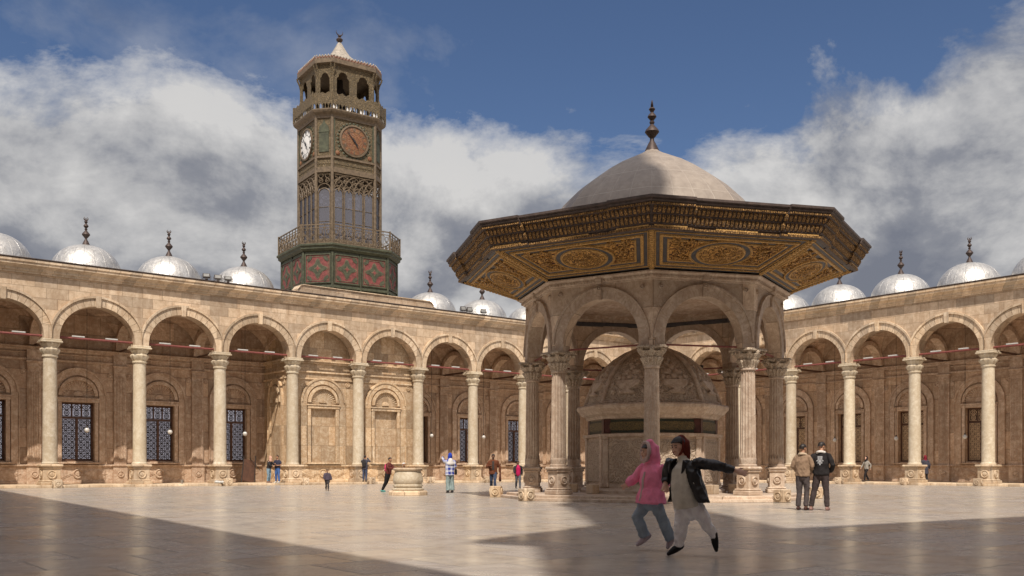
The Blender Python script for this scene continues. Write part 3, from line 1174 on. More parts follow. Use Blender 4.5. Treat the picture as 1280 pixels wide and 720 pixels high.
# ------------------------------------------------------------------ porch under the clock tower (part of the left range)
def build_porch():
    A = arc_l
    s = S_L
    yw = .47
    x0, x1 = 3 * s, 5 * s
    w = MB()
    for k in (3, 4):
        cx = (k + .5) * s
        w.box(cx - s / 2, cx - WW, yw, yw + .5, 0, 11.9)
        w.box(cx + WW, cx + s / 2, yw, yw + .5, 0, 11.9)
        w.box(cx - WW, cx + WW, yw, yw + .5, 0, WZ0)
        w.box(cx - WW, cx + WW, yw, yw + .5, WZ1, 11.9)
        w.box(cx - WW, cx + WW, yw + .16, yw + .4, WZ0, WZ1)
    w.box(x0 - .2, x0, .42, DEPTH, 0, 11.9)
    w.box(x1, x1 + .2, .42, DEPTH, 0, 11.9)
    w.build('porch_wall', M['porch'], A)
    e = MB()
    for z0, z1, d in ((6.98, 7.08, .08), (7.43, 7.54, .10), (8.04, 8.16, .12), (8.162, 8.26, .2)):
        e.box(x0 + .02, x1 - .02, yw - d, yw + .01, z0, z1, 0, .015)
        e.box(x0 - .2 - d, x0 - .19, .44, DEPTH, z0, z1)
    e.build('porch_moulding', M['porch'], A)
    # copies of the inner wall ornament in the paler porch stone
    pm = {}
    for key in ('blind_arch', 'scallop_lunette', 'dado', 'window_surround'):
        me = SH_L[key].copy()
        me.materials.clear()
        me.materials.append(M['porch'])
        pm[key] = me
    for k in (3, 4):
        cx = (k + .5) * s
        link('blind_arch', pm['blind_arch'], A, (cx, yw, 0))
        link('scallop_lunette', pm['scallop_lunette'], A, (cx, yw - .02, 0))
        link('dado_panel', pm['dado'], A, (cx, yw, 0))
        link('blind_window', pm['window_surround'], A, (cx, yw, 0))
    # the return of the porch seen beside the couple
    for key, nm in (('blind_arch', 'blind_arch'), ('scallop_lunette', 'scallop_lunette'), ('dado', 'dado_panel')):
        o = link(nm, pm[key], A, (x0 - .2, 2.0, 0), R_(-90))
        o.scale = (.68, 1, 1)
    # raised parapet in front of the tower, with curled ends
    b = MB()
    xl, xr = 3.06 * s, 5.16 * s
    prof = [(xl - .62, 12.50), (xl - .40, 12.56), (xl - .18, 12.70), (xl, 12.93), (xl + .2, 12.99), (xr - .2, 12.97), (xr, 12.90), (xr + .16, 12.68), (xr + .4, 12.56), (xr + .62, 12.50)]
    b.extrude_y(prof, -.55, .3)
    b.build('parapet', M['wall'], A)
    b = MB()
    top = [(x, z) for x, z in prof[2:-2]]
    poly = top + [(x, z + .05) for x, z in reversed(top)]
    b.rings([[(x, -.63, z + .002) for x, z in poly], [(x, .32, z + .002) for x, z in poly]])
    b.build('parapet_coping', M['trim'], A)


build_porch()

# hanging globe lamps, one under every open vault
LAMP = {}


def pendant(pos, drop_to, label):
    r = .145
    if not LAMP:
        b = MB()
        b.tube([(0, 0, .16), (0, 0, 7.3)], .013, 6)
        b.lathe([(.02, .26), (.05, .20), (.055, .13), (.03, .11)], 12)
        LAMP['cord'] = b.mesh('cord', M['iron'])
        b = MB()
        b.ellipsoid((0, 0, 0), (r, r, r), 18, 12)
        LAMP['globe'] = b.mesh('globe', M['glass_globe'], 60)
    E_ = empty('pendant_lamp', (pos.x, pos.y, drop_to), 0, label, 'lamp', 'globe lamps hanging under the arcade vaults')
    link('cord', LAMP['cord'], E_)
    link('globe', LAMP['globe'], E_)


ORD = ['first', 'second', 'third', 'fourth', 'fifth', 'sixth', 'seventh', 'eighth', 'ninth', 'tenth']
for k in (-1, 0, 1, 2, 5, 6, 7, 8):
    p = Lp((k + .5) * S_L, 1.9)
    where = {-1: 'before the window at the left edge', 0: 'before the leftmost whole window', 1: 'before the second whole window',
             2: 'before the window just left of the porch', 5: 'first right of the porch',
             6: 'second right of the porch', 7: 'third right of the porch', 8: 'fourth right of the porch'}[k]
    pendant(p, 3.32 if k < 3 else 3.5, 'white globe lamp on a long cord ' + where)
for i, k in enumerate((0, 1, 2, 3, 4, 5, 6)):
    p = Rp((k + .5) * S_R, 1.9)
    where = ['right arcade, nearest the corner', 'right arcade, second from the corner', 'right arcade, third from the corner',
             'right arcade, just behind the two men', 'right arcade, beside the grey jacketed woman', 'right arcade, near the dark coated person',
             'right arcade, at the right edge'][i]
    pendant(p, 3.1, 'white globe lamp on a long cord, ' + where)

# ------------------------------------------------------------------ fountain pavilion
FC = Vector((5.19, 35.2, 0))
RZ_F = math.atan2(-35.2, -5.25)          # local x (first corner) looks at the viewer
RV = 4.47                                # corner radius through the column axes
PLAT = .20
C22, S22 = math.cos(R_(22.5)), math.sin(R_(22.5))


def face_T(i):
    """frame of face i: x along the face, y inwards, origin at the pavilion's axis"""
    a = R_(22.5 + 45 * i)
    # outward direction = a ; local -y = outward
    return Matrix.Rotation(a + math.pi / 2, 4, 'Z')


pav = empty('fountain_pavilion', FC, RZ_F, 'octagonal pavilion with wide carved gilded eaves on fluted marble columns', 'pavilion')


def octo_prof(mb, prof, mi=0, cap0=True, cap1=True):
    return mb.lathe(prof, 8, mi=mi, cap0=cap0, cap1=cap1)


b = MB()
octo_prof(b, [(5.74, -.02), (5.74, .085), (5.71, .10), (5.46, .101), (5.46, .182), (5.42, PLAT), (.1, PLAT + .002)])
b.build('platform', M['fountain_wall'], pav)

# columns


def fluted_shaft():
    b = MB()
    z0, z1 = 1.15, 4.43
    n = 96

    def flute(a):
        q = (a / (2 * math.pi) * 16) % 1.0
        return 1 - .15 * (math.sin(math.pi * q) ** .7)
    # base ring and the leafy foot
    b.lathe([(.30, z0 - .01), (.31, z0 + .05), (.275, z0 + .08)], 32)

    def leaf(a):
        return 1 + .05 * abs(math.sin(a * 8))
    b.lathe([(.262, z0 + .07), (.268, z0 + .20), (.275, z0 + .26), (.258, z0 + .30)], 64, ribs=leaf, cap1=False)
    prof = []
    for i in range(11):
        t = i / 10
        prof.append((.262 - .03 * t ** 1.4, z0 + .09 + (z1 - z0 - .17) * t))
    b.lathe(prof, n, ribs=flute)
    b.lathe([(.24, z1 - .10), (.262, z1 - .07), (.262, z1 - .03), (.24, z1 + .01)], 32)
    # pointed leaf tips around the foot
    for i in range(16):
        a = 2 * math.pi * (i + .5) / 16
        c, s = math.cos(a), math.sin(a)
        r = .272
        wv = .048
        pts = [(c * r - s * -wv, s * r + c * -wv, z0 + .22), (c * r - s * wv, s * r + c * wv, z0 + .22), (c * (r - .004), s * (r - .004), z0 + .43)]
        pin = [(x * .9, y * .9, z) for x, y, z in pts]
        b.add(pts + pin, [(0, 1, 2), (5, 4, 3), (0, 2, 5, 3), (2, 1, 4, 5)])
    return b


def corinthian():
    b = MB()
    z0, z1 = 4.43, 5.05
    h = z1 - z0

    def lf(n_, amt):
        return lambda a: 1 + amt * abs(math.cos(a * n_ / 2))
    b.lathe([(.235, z0 - .01), (.25, z0 + .03), (.27, z0 + .18 * h), (.335, z0 + .36 * h), (.33, z0 + .40 * h), (.27, z0 + .40 * h)], 64, ribs=lf(16, .16))
    b.lathe([(.26, z0 + .36 * h), (.30, z0 + .52 * h), (.37, z0 + .68 * h), (.38, z0 + .73 * h), (.30, z0 + .75 * h)], 64, ribs=lf(8, .20))
    b.lathe([(.28, z0 + .7 * h), (.34, z0 + .84 * h), (.40, z0 + .90 * h)], 32, ribs=lf(4, .1))
    for i in range(8):
        a = math.pi / 4 * i + math.pi / 8 * 0
        r = .40 if i % 2 == 0 else .50
        c, s = math.cos(a), math.sin(a)
        b.ellipsoid((c * r, s * r, z0 + .80 * h), (.075, .075, .075), 10, 7)
    q = .47
    ab = []
    for i in range(4):
        a = math.pi / 4 + math.pi / 2 * i
        for da in (-.12, .12):
            ab.append((q * 1.34 * math.cos(a + da), q * 1.34 * math.sin(a + da)))
        am = a + math.pi / 4
        ab.append((q * .86 * math.cos(am), q * .86 * math.sin(am)))
    b.extrude_z(ab, z0 + .88 * h, z0 + .94 * h)
    b.extrude_z([(x * .93, y * .93) for x, y in ab], z0 + .942 * h, z1 + .005)
    return b


shaft_me = fluted_shaft().mesh('column', M['fountain'], 35)
cap_me = corinthian().mesh('capital', M['relief_small'], 40)
ped_me = pedestal_mesh(.53, PLAT + .003, 1.15, .70).mesh('pedestal', M['fountain'], 25)
for i in range(8):
    a = R_(45 * i)
    co = link('column', shaft_me, pav, (RV * math.cos(a), RV * math.sin(a), 0), a)
    link('pedestal', ped_me, co)
    link('capital', cap_me, co)

# arcade walls: one panel to a side, mitred at the corners
AP = RV * C22                            # apothem of the column axes
yo, yi = -(AP + .24), -(AP - .20)
wo, wi_ = (AP + .24) * math.tan(R_(22.5)), (AP - .20) * math.tan(R_(22.5))
b = MB()
for i in range(8):
    b.T = face_T(i)
    b.arch_panel(wo, wi_, yo, yi, 1.38, 1.40, 5.05, 5.30, 7.22, 28, ends=True)
b.build('arcade_wall', M['fountain_wall'], pav)
b = MB()
for i in range(8):
    b.T = face_T(i)
    b.arch_ring(1.38, 1.40, 1.70, 1.71, 5.30, yo - .05, yo + .01, wo - .01, 28, stilt=.24)
    b.arch_ring(1.70, 1.71, 1.77, 1.78, 5.30, yo - .10, yo + .01, wo - .01, 28)
    b.arch_ring(1.38, 1.40, 1.66, 1.68, 5.30, yi + .055, yi - .01, wi_ - .01, 20)
    b.box(-.07, .07, yo - .12, yo + .01, 6.66, 7.12, 0, .02)
    roundel(b, 0, yo - .12, 7.03, .07)
    for sx in (-1, 1):
        roundel(b, sx * 1.50, yo, 6.98, .08)
b.T = None
b.build('archivolt', M['fountain'], pav, 30)
b = MB()
ro, ri = (AP + .24) / C22, (AP - .20) / C22
octo_prof(b, [(ro - .02, 7.17), (ro + .06, 7.19), (ro + .06, 7.22), (ro + .12, 7.235), (ro + .16, 7.30), (ro + .16, 7.345), (ro + .26, 7.40), (ro + .26, 7.44), (ri, 7.46)], cap0=False, cap1=False)
for i in range(8):                      # dentils and the little break over each keystone
    b.T = face_T(i)
    yd = -(AP + .24 + .12)
    k = 30
    L = (ro + .1) * S22 * 2
    for j in range(k):
        x = -L / 2 + L * (j + .5) / k
        b.box(x - .028, x + .028, yd - .055, yd + .02, 7.245, 7.295)
    b.box(-.10, .10, yd - .10, yd + .1, 7.19, 7.447)
b.T = None
b.build('cornice', M['fountain'], pav)
# timber ceiling with a painted dark band
b = MB()
octo_prof(b, [(ri - .02, 7.18), (ri - .25, 7.30), (.1, 7.32)], cap0=False, cap1=True)
b.build('ceiling', M['inner_trim'], pav)
b = MB()
b.lathe([(ri - .004, 6.88), (ri - .06, 6.90), (ri - .06, 7.04), (ri - .004, 7.06)], 8, cap0=False, cap1=False)
b.build('painted_band', M['charcoal'], pav)
# iron ties with the dark lamp tube
b = MB()
for i in range(8):
    b.T = face_T(i)
    b.tube([(-1.3, -AP, 5.12), (1.3, -AP, 5.12)], .03, 8)
b.T = None
tie = b.build('tie_rod', M['red_iron'], pav)
for i in (3, 4):
    T = face_T(i)
    b = MB()
    b.T = T
    b.box(-.5, .5, -AP - .05, -AP + .05, 5.16, 5.27, 0, .02)
    b.build('light_fixture', M['iron'], tie)

# ---- sloping soffit: eight carved and gilded panels
R_IN, Z_IN, R_OUT, Z_OUT = 4.96, 7.50, 7.12, 8.22
a_in, a_out = R_IN * C22, R_OUT * C22
SL = math.hypot(a_out - a_in, Z_OUT - Z_IN)
HW0, HW1 = R_IN * S22, R_OUT * S22


def soffit_T(i):
    """x along the side, y up the slope from the wall to the eave, z = out of the panel, downwards"""
    u = Vector((1, 0, 0))
    v = Vector((0, -(a_out - a_in), Z_OUT - Z_IN)).normalized()
    w = u.cross(v)                      # points down and out, or up: choose the lower side
    if w.z > 0:
        u = -u
        w = u.cross(v)
    m = Matrix(((u.x, v.x, w.x, 0), (u.y, v.y, w.y, -a_in), (u.z, v.z, w.z, Z_IN), (0, 0, 0, 1)))
    return face_T(i) @ m


def trap(inset, t0=None):
    """corner points of the side's trapezium, inset evenly"""
    y0, y1 = inset, SL - inset
    k = (HW1 - HW0) / SL
    ex = inset * math.sqrt(1 + k * k)
    return [(-(HW0 + k * y0 - ex), y0), (HW0 + k * y0 - ex, y0), (HW0 + k * y1 - ex, y1), (-(HW0 + k * y1 - ex), y1)]


def frame_strip(mb, i0, i1, h, z0=0.0, mi=0):
    A_, B_ = trap(i0), trap(i1)
    mid = trap((i0 + i1) / 2)
    q = (i1 - i0) * .18
    A2, B2 = trap(i0 + q), trap(i1 - q)
    mb.rings([[(x, y, z0) for x, y in A_], [(x, y, z0 + h * .8) for x, y in A2], [(x, y, z0 + h) for x, y in mid], [(x, y, z0 + h * .8) for x, y in B2], [(x, y, z0) for x, y in B_]], mi, False, False)


def soffit_meshes():
    S = {}
    b = MB()
    b.add([(x, y, -.05) for x, y in trap(-.002)] + [(x, y, 0) for x, y in trap(-.002)], [(3, 2, 1, 0), (4, 5, 6, 7), (0, 1, 5, 4), (1, 2, 6, 5), (2, 3, 7, 6), (3, 0, 4, 7)])
    S['panel'] = b.mesh('soffit_panel', M['charcoal'])
    b = MB()
    frame_strip(b, .09, .135, .035)
    frame_strip(b, .24, .35, .06)
    frame_strip(b, .47, .545, .05)
    S['moulding'] = b.mesh('moulding', M['gold_trim'], 40)
    b = MB()
    b.add([(x, y, .012) for x, y in trap(.53)], [(0, 1, 2, 3)])
    S['field'] = b.mesh('carved_field', M['red_field'])
    # oval medallion
    b = MB()
    cy = SL * .5
    ax, ay = .86, .60

    def oval(k, z):
        return [(ax * k * math.cos(2 * math.pi * i / 56), cy + ay * k * math.sin(2 * math.pi * i / 56), z) for i in range(56)]
    b.rings([oval(1.22, .012), oval(1.21, .07), oval(1.16, .09), oval(1.12, .05)], 0, False, False)
    b.rings([oval(1.12, .05), oval(.95, .05)], 1, False, False)
    b.rings([oval(.95, .05), oval(.93, .085), oval(.86, .095), oval(.82, .05)], 0, False, False)
    # rosette of radiating leaves
    rings = []
    for k, z in ((.82, .05), (.70, .075), (.55, .05), (.48, .085), (.33, .055), (.27, .11), (.12, .13), (.03, .15)):
        ring = []
        for i in range(56):
            a = 2 * math.pi * i / 56
            lob = .022 * math.cos(14 * a) * (1 if k > .3 else .4)
            ring.append((ax * k * math.cos(a), cy + ay * k * math.sin(a), z + lob))
        rings.append(ring)
    b.rings(rings, 2, False, True)
    S['medallion'] = b.mesh('medallion', [M['gold_trim'], M['charcoal'], M['gold']], 50)
    # acanthus scrolls in the spandrels left and right of the oval
    rnd = random.Random(3)
    for sx in (-1, 1):
        b = MB()
        for (x, y, sc) in ((1.30, .78, 1), (1.42, 1.10, 1.1), (1.55, 1.42, 1.1), (1.18, 1.62, .9), (1.08, .70, .8), (1.72, 1.66, .9), (1.28, 1.30, .9)):
            if x > HW0 + (HW1 - HW0) / SL * y - .56:
                x = HW0 + (HW1 - HW0) / SL * y - .62
            for j in range(7):
                a = 2 * math.pi * j / 7 + rnd.random()
                L_ = .17 * sc
                c, s = math.cos(a), math.sin(a)
                px, py = x * sx + c * L_ * .6, y + s * L_ * .6
                b.rings([[(px + c * L_ * .6 * math.cos(t) - s * L_ * .24 * math.sin(t), py + s * L_ * .6 * math.cos(t) + c * L_ * .24 * math.sin(t), .01) for t in [2 * math.pi * q / 8 for q in range(8)]],
                         [(px + c * L_ * .4 * math.cos(t) - s * L_ * .14 * math.sin(t), py + s * L_ * .4 * math.cos(t) + c * L_ * .14 * math.sin(t), .065) for t in [2 * math.pi * q / 8 for q in range(8)]]], 0, False, True)
        S['scroll%d' % sx] = b.mesh('scrollwork', M['gold'], 50)
    return S


SO = soffit_meshes()
for i in range(8):
    T = soffit_T(i)
    pn = link('soffit_panel', SO['panel'], pav)
    pn.matrix_local = T
    link('moulding', SO['moulding'], pn)
    link('carved_field', SO['field'], pn)
    link('medallion', SO['medallion'], pn)
    link('scrollwork', SO['scroll-1'], pn)
    link('scrollwork', SO['scroll1'], pn)
# gilded leaf bands along the arrises
for i in range(8):
    b = MB()
    a = R_(45 * i)
    c, s = math.cos(a), math.sin(a)
    n = 18
    for k in range(n):
        t0, t1 = k / n, (k + .86) / n
        r0, r1 = R_IN + .03 + (R_OUT - R_IN - .05) * t0, R_IN + .03 + (R_OUT - R_IN - .05) * t1
        z0, z1 = Z_IN + (Z_OUT - Z_IN) * t0, Z_IN + (Z_OUT - Z_IN) * t1
        w = .11
        p = []
        for (r, z, ww, dz) in ((r0, z0, w * .7, -.03), (r1, z1, w, -.03), (r1 - .02, z1, w * .55, -.085), (r0 + .01, z0, w * .3, -.07)):
            p += [(c * r - s * ww, s * r + c * ww, z + dz), (c * r + s * ww, s * r - c * ww, z + dz)]
        b.add(p, [(0, 1, 3, 2)[::-1], (6, 7, 5, 4), (0, 2, 4, 6), (1, 7, 5, 3), (2, 3, 5, 4), (0, 6, 7, 1)])
    b.build('leaf_band', M['gold_trim'], pav)

# ---- moulded eave: stepped dark timbers with two rows of gilded brackets
EV = [(7.1, 8.17), (7.22, 8.19), (7.22, 8.3), (7.28, 8.33), (7.28, 8.36), (7.36, 8.57), (7.42, 8.585), (7.42, 8.62), (7.52, 8.8), (7.58, 8.81), (7.58, 8.86), (7.66, 8.92), (7.66, 8.97), (7.72, 8.99), (7.72, 9.06), (7.12, 9.09), (4.5, 9.22)]


def eave_section(i, x0f, x1f, off):
    """one stretch of a side, x as a fraction of the half side, standing off by off"""
    b = MB()
    b.T = face_T(i)
    pa, pb = [], []
    for (r, z) in EV:
        hw = (r + off) * S22
        y = -(r + off) * C22
        pa.append((x0f * hw, y, z))
        pb.append((x1f * hw, y, z))
    n = len(EV)
    b.add(pa + pb, [(k, k + n, k + n + 1, k + 1) for k in range(n - 1)] + [tuple(range(n)), tuple(range(2 * n - 1, n - 1, -1))], 0)
    return b


def bracket(b, x, y, z, w, d, h):
    """a scrolled leaf bracket hanging under a ledge"""
    b.rings([[(x - w * .45, y - d * .15, z), (x + w * .45, y - d * .15, z), (x + w * .45, y + .06, z), (x - w * .45, y + .06, z)],
             [(x - w * .5, y - d * .55, z + h * .25), (x + w * .5, y - d * .55, z + h * .25), (x + w * .5, y + .06, z + h * .25), (x - w * .5, y + .06, z + h * .25)],
             [(x - w * .5, y - d, z + h * .6), (x + w * .5, y - d, z + h * .6), (x + w * .5, y + .06, z + h * .6), (x - w * .5, y + .06, z + h * .6)],
             [(x - w * .40, y - d * .85, z + h), (x + w * .40, y - d * .85, z + h), (x + w * .4, y + .06, z + h), (x - w * .4, y + .06, z + h)]], 0)


for i in range(8):
    fr = MB()
    for (x0f, x1f, off) in ((-1, -.52, .07), (-.52, .52, -.02), (.52, 1, .07)):
        e = eave_section(i, x0f, x1f, off)
        fr.add(e.v, e.f)
    ev = fr.build('eave', M['eave_dark'], pav)
    br = MB()
    br.T = face_T(i)
    for (rr, z, h, d, cnt) in ((7.29, 8.36, .205, .085, 40), (7.43, 8.61, .185, .095, 40)):
        for j in range(cnt):
            f = -1 + 2 * (j + .5) / cnt
            off = .07 if abs(f) > .52 else -.02
            hw = (rr + off) * S22
            bracket(br, f * hw * .995, -(rr + off) * C22, z, .092, d, h)
    br.T = None
    br.build('gilded_bracket_row', M['bracket'], ev)
    for (rr, z, cnt, sz) in ((7.59, 8.835, 80, .026), (7.23, 8.225, 70, .03)):
        for lo, hi_ in ((-1, -.52), (-.52, .52), (.52, 1)):
            tr = MB()
            tr.T = face_T(i)
            for j in range(cnt):
                f = -1 + 2 * (j + .5) / cnt
                if not lo <= f < hi_:
                    continue
                off = .07 if abs(f) > .52 else -.02
                hw = (rr + off) * S22
                y = -(rr + off) * C22
                tr.box(f * hw - sz, f * hw + sz, y - .03, y + .03, z - sz, z + sz)
            tr.T = None
            tr.build('gilded_beading', M['bracket'], ev)
    for x0, x1 in ((-.98, -.60), (-.25, .25), (.60, .98)):
        hw = 7.23 * S22
        off = .07 if abs(x0) > .5 else -.02
        y = -(7.23 + off) * C22
        tr = MB()
        tr.T = face_T(i)
        tr.box(x0 * hw, x1 * hw, y - .025, y + .03, 8.255, 8.295)
        tr.T = None
        tr.build('gilded_inlay', M['gold_trim'], ev)

# ---- ribbed octagonal dome and finial
b = MB()
prof = [(4.371, 9.12), (4.297, 9.3), (4.111, 9.75), (3.832, 10.25), (3.46, 10.72), (3.022, 11.14), (2.511, 11.52), (2.004, 11.88), (1.474, 12.2), (0.95, 12.46), (0.55, 12.66), (0.3, 12.8), (0.22, 12.9)]
rings = []
for r, z in prof:
    ring = []
    for i in range(8):
        a0, a1 = R_(45 * i), R_(45 * i + 45)
        for t in range(6):
            q = t / 6
            x = r * ((1 - q) * math.cos(a0) + q * math.cos(a1))
            y = r * ((1 - q) * math.sin(a0) + q * math.sin(a1))
            k = 1 + .035 * 4 * q * (1 - q)
            ring.append((x * k, y * k, z))
    rings.append(ring)
b.rings(rings, 0, False, True)
dm = b.build('dome', M['lead'], pav, 18)
fin = finial_mesh(12.80, 1.95, .27).build('finial', M['bronze'], dm, 40)

# ------------------------------------------------------------------ the covered fountain inside
kio = empty('ablution_fountain', FC, RZ_F, 'carved marble fountain with a ribbed dome, standing inside the pavilion', 'fountain')
kio.scale = (.935, .935, .965)
b = MB()
z0 = PLAT + .004
octo_prof(b, [(2.86, z0), (2.86, z0 + .10), (2.78, z0 + .16), (2.62, z0 + .20), (2.60, 2.26), (2.72, 2.30), (2.74, 2.40), (2.50, 2.405), (2.50, 2.95)], cap0=False)
b.build('basin_wall', M['fountain'], kio)
kr, ka = 2.60, 2.60 * C22
hw = kr * S22
b = MB()
b.box(-hw + .26, hw - .26, -ka - .045, -ka + .02, .62, 2.10, 0, .02)
b.box(-hw + .20, hw - .20, -ka - .02, -ka + .02, .56, 2.16)
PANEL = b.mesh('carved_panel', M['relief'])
b = MB()
sx = 0
b.box(-.10, .10, -.07, .02, .50, 2.20, 0, .02)
b.box(-.13, .13, -.09, .02, 2.202, 2.30, 0, .02)
b.box(-.13, .13, -.10, .02, .44, .60, 0, .02)
PIL = b.mesh('pilaster', M['fountain'])
ha = 2.50 * S22
aa = 2.50 * C22
b = MB()
b.box(-ha + .13, ha - .13, -aa - .03, -aa + .01, 2.44, 2.92, 0)
FRZ = b.mesh('frieze', M['frieze_green'])
b = MB()
b.box(-.12, .12, -.05, .02, 2.42, 2.94)
REDB = b.mesh('red_block', M['frieze_red'])
b = MB()
k = 24
pts = []
for j in range(k):
    a = 2 * math.pi * j / k
    pts.append((max(-ha + .34, min(ha - .34, 1.4 * math.cos(a))) + .14 * math.cos(a), .15 * math.sin(a) * 1.1 + 2.68))
b.rings([[(x, -aa - .028, z) for x, z in pts], [(x, -aa - .05, 2.68 + (z - 2.68) * .96) for x, z in pts]], 0, False, True)
SCR = b.mesh('script_cartouche', M['frieze_gold'])
for i in range(8):
    T = face_T(i)
    link('carved_panel', PANEL, kio).matrix_local = T
    fo = link('frieze', FRZ, kio)
    fo.matrix_local = T
    link('script_cartouche', SCR, fo)
    for sx in (-1, 1):
        link('pilaster', PIL, kio).matrix_local = T @ Matrix.Translation((sx * (hw - .14), -ka, 0))
        link('red_block', REDB, kio).matrix_local = T @ Matrix.Translation((sx * (ha - .125), -aa, 0))
b = MB()
octo_prof(b, [(2.50, 2.94), (2.60, 2.97), (2.64, 3.06), (2.80, 3.14), (2.84, 3.20), (2.98, 3.34), (3.00, 3.44), (2.92, 3.50), (2.60, 3.52)], cap0=False, cap1=False)
b.build('cornice', M['fountain'], kio)
# ribbed dome with a carved panel to each side
prof = [(2.60, 3.50), (2.56, 3.62), (2.50, 3.80), (2.36, 4.15), (2.14, 4.55), (1.84, 4.92), (1.46, 5.24), (1.02, 5.50), (.55, 5.68), (.15, 5.76)]
rings = []
for r, z in prof:
    ring = []
    for i in range(8):
        a0, a1 = R_(45 * i), R_(45 * i + 45)
        for t in range(8):
            q = t / 8
            x = r * ((1 - q) * math.cos(a0) + q * math.cos(a1))
            y = r * ((1 - q) * math.sin(a0) + q * math.sin(a1))
            k = 1 + .05 * 4 * q * (1 - q) + (.012 if t == 0 else 0)
            ring.append((x * k, y * k, z))
    rings.append(ring)
b = MB()
b.rings(rings, 0, False, True)
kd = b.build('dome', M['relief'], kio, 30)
b = MB()
for i in range(8):
    a = R_(45 * i)
    pts = [(r * 1.015 * math.cos(a), r * 1.015 * math.sin(a), z + .01) for r, z in prof]
    b.tube(pts, .085, 8)
octo_prof(b, [(2.66, 3.50), (2.68, 3.60), (2.60, 3.66), (2.5, 3.66)], cap0=False, cap1=False)
b.build('rib', M['fountain'], kd, 40)
# carved vases standing proud of each dome panel
b = MB()
vase = [(-.30, .0), (.30, .0), (.34, .06), (.20, .10), (.12, .16), (.34, .26), (.50, .40), (.52, .50), (.40, .52), (-.40, .52), (-.52, .50), (-.50, .40), (-.34, .26), (-.12, .16), (-.20, .10), (-.34, .06)]
for i in range(8):
    T = face_T(i)

    def on_dome(u, h, lift):
        t = max(0, min(1, h / 2.2))
        z = 3.72 + h * .93
        for (r0, z0_), (r1, z1_) in zip(prof, prof[1:]):
            if z0_ <= z <= z1_:
                r = r0 + (r1 - r0) * (z - z0_) / (z1_ - z0_)
                break
        else:
            r = .2
        hw_ = r * S22
        q = max(-1, min(1, u / hw_)) 
        y = r * C22 * (1 + .05 * (1 - q * q)) + lift
        return tuple(T @ Vector((u, -y, z + lift * .5)))
    b.rings([[on_dome(u, h + .12, .0) for u, h in vase], [on_dome(u * .92, h + .12, .10) for u, h in vase]], 0, False, True)
    rnd = random.Random(11)
    for (u, h, r) in ((0, .82, .15), (-.24, .74, .13), (.24, .74, .13), (-.42, .80, .10), (.42, .80, .10), (-.15, 1.02, .13), (.15, 1.02, .13), (0, 1.22, .13), (-.28, 1.0, .10), (.28, 1.0, .10), (-.12, 1.38, .09), (.12, 1.38, .09), (0, 1.52, .09), (-.62, .22, .10), (.62, .22, .10), (-.66, .50, .09), (.66, .50, .09)):
        pts0 = [on_dome(u + r * (1 + .3 * math.cos(5 * t)) * math.cos(t), h + r * (1 + .3 * math.cos(5 * t)) * math.sin(t), 0) for t in [2 * math.pi * j / 15 for j in range(15)]]
        pts1 = [on_dome(u + r * .6 * math.cos(t), h + r * .6 * math.sin(t), .055) for t in [2 * math.pi * j / 15 for j in range(15)]]
        b.rings([pts0, pts1], 0, False, True)
b.build('carved_vase', M['fountain'], kd, 40)
# seats of stone round the foot
for i in range(8):
    a = R_(45 * i)
    s_ = MB()
    s_.box(-.17, .17, -.2, .2, PLAT + .006, PLAT + .34, 0, .02)
    o = s_.build('stone_seat', M['trim'], kio, loc=(3.12 * math.cos(a), 3.12 * math.sin(a), 0), rz=a)

# ------------------------------------------------------------------ kerb blocks with carved roundels
bm_ = MB()
bm_.box(-.205, .205, -.205, .205, .0, .42, 0, .02)
for s_ in (-1, 1):
    roundel(bm_, 0, s_ * .205, .21, .14, 0, 'y', .035, s_)
    roundel(bm_, 0, s_ * .205, .21, .14, 0, 'x', .035, s_)
BLOCK = bm_.mesh('stone_block', M['trim'], 30)
cF, sF = math.cos(RZ_F), math.sin(RZ_F)
blk = {0: 'at the pavilion step corner nearest the viewer', 1: 'at the pavilion step just left of the standing men', 2: 'at the pavilion step right corner behind the men',
       7: 'at the pavilion step, right one of the left pair', 6: 'at the pavilion step, left one of the left pair'}
# which local corners lie left or right in view
for i in (0, 1, 2, 6, 7):
    a = R_(45 * i) + RZ_F
    p = FC + Vector((math.cos(a), math.sin(a), 0)) * 5.86
    o = link('stone_block', BLOCK, None, p, RZ_F + R_(45 * i))
    tag(o, 'carved stone block with a roundel ' + blk[i], 'stone block', 'carved stone blocks along the steps')
bl = MB()
bl.box(-.22, .22, -.22, .22, .0, .46, 0, .02)
for s_ in (-1, 1):
    roundel(bl, 0, s_ * .22, .23, .15, 0, 'y', .035, s_)
    roundel(bl, 0, s_ * .22, .23, .15, 0, 'x', .035, s_)
BLOCK2 = bl.mesh('stone_block', M['trim'], 30)
for k, d, txt in ((0, .13, 'in front of the leftmost column of the left arcade'), (2, .1, 'in front of the third column from the left'), (3, .35, 'in front of the column where the porch begins'),
                  (4, .4, 'in front of the middle column of the porch'), (5, .4, 'in front of the right column of the porch'), (6, .6, 'in front of the column beside the plaid shirt woman')):
    o = link('stone_block', BLOCK2, None, Lp(k * S_L + d, -1.06), RZ_L)
    tag(o, 'small carved stone block ' + txt, 'stone block', 'carved stone blocks along the steps')
for k, txt in ((4, 'just right of the two standing men'), (5, 'by the column hiding the dark coated person'), (6, 'by the rightmost column of the right arcade')):
    o = link('stone_block', BLOCK2, None, Rp(k * S_R - .12, -1.06), RZ_R)
    tag(o, 'small carved stone block ' + txt, 'stone block', 'carved stone blocks along the steps')

# ------------------------------------------------------------------ clock tower
TC = Lp(4 * S_L + 1.02, 4.55)
RZ_T = R_(34.0)
tow = empty('clock_tower', TC, RZ_T, 'tall green and gold iron clock tower rising behind the left arcade', 'clock tower')


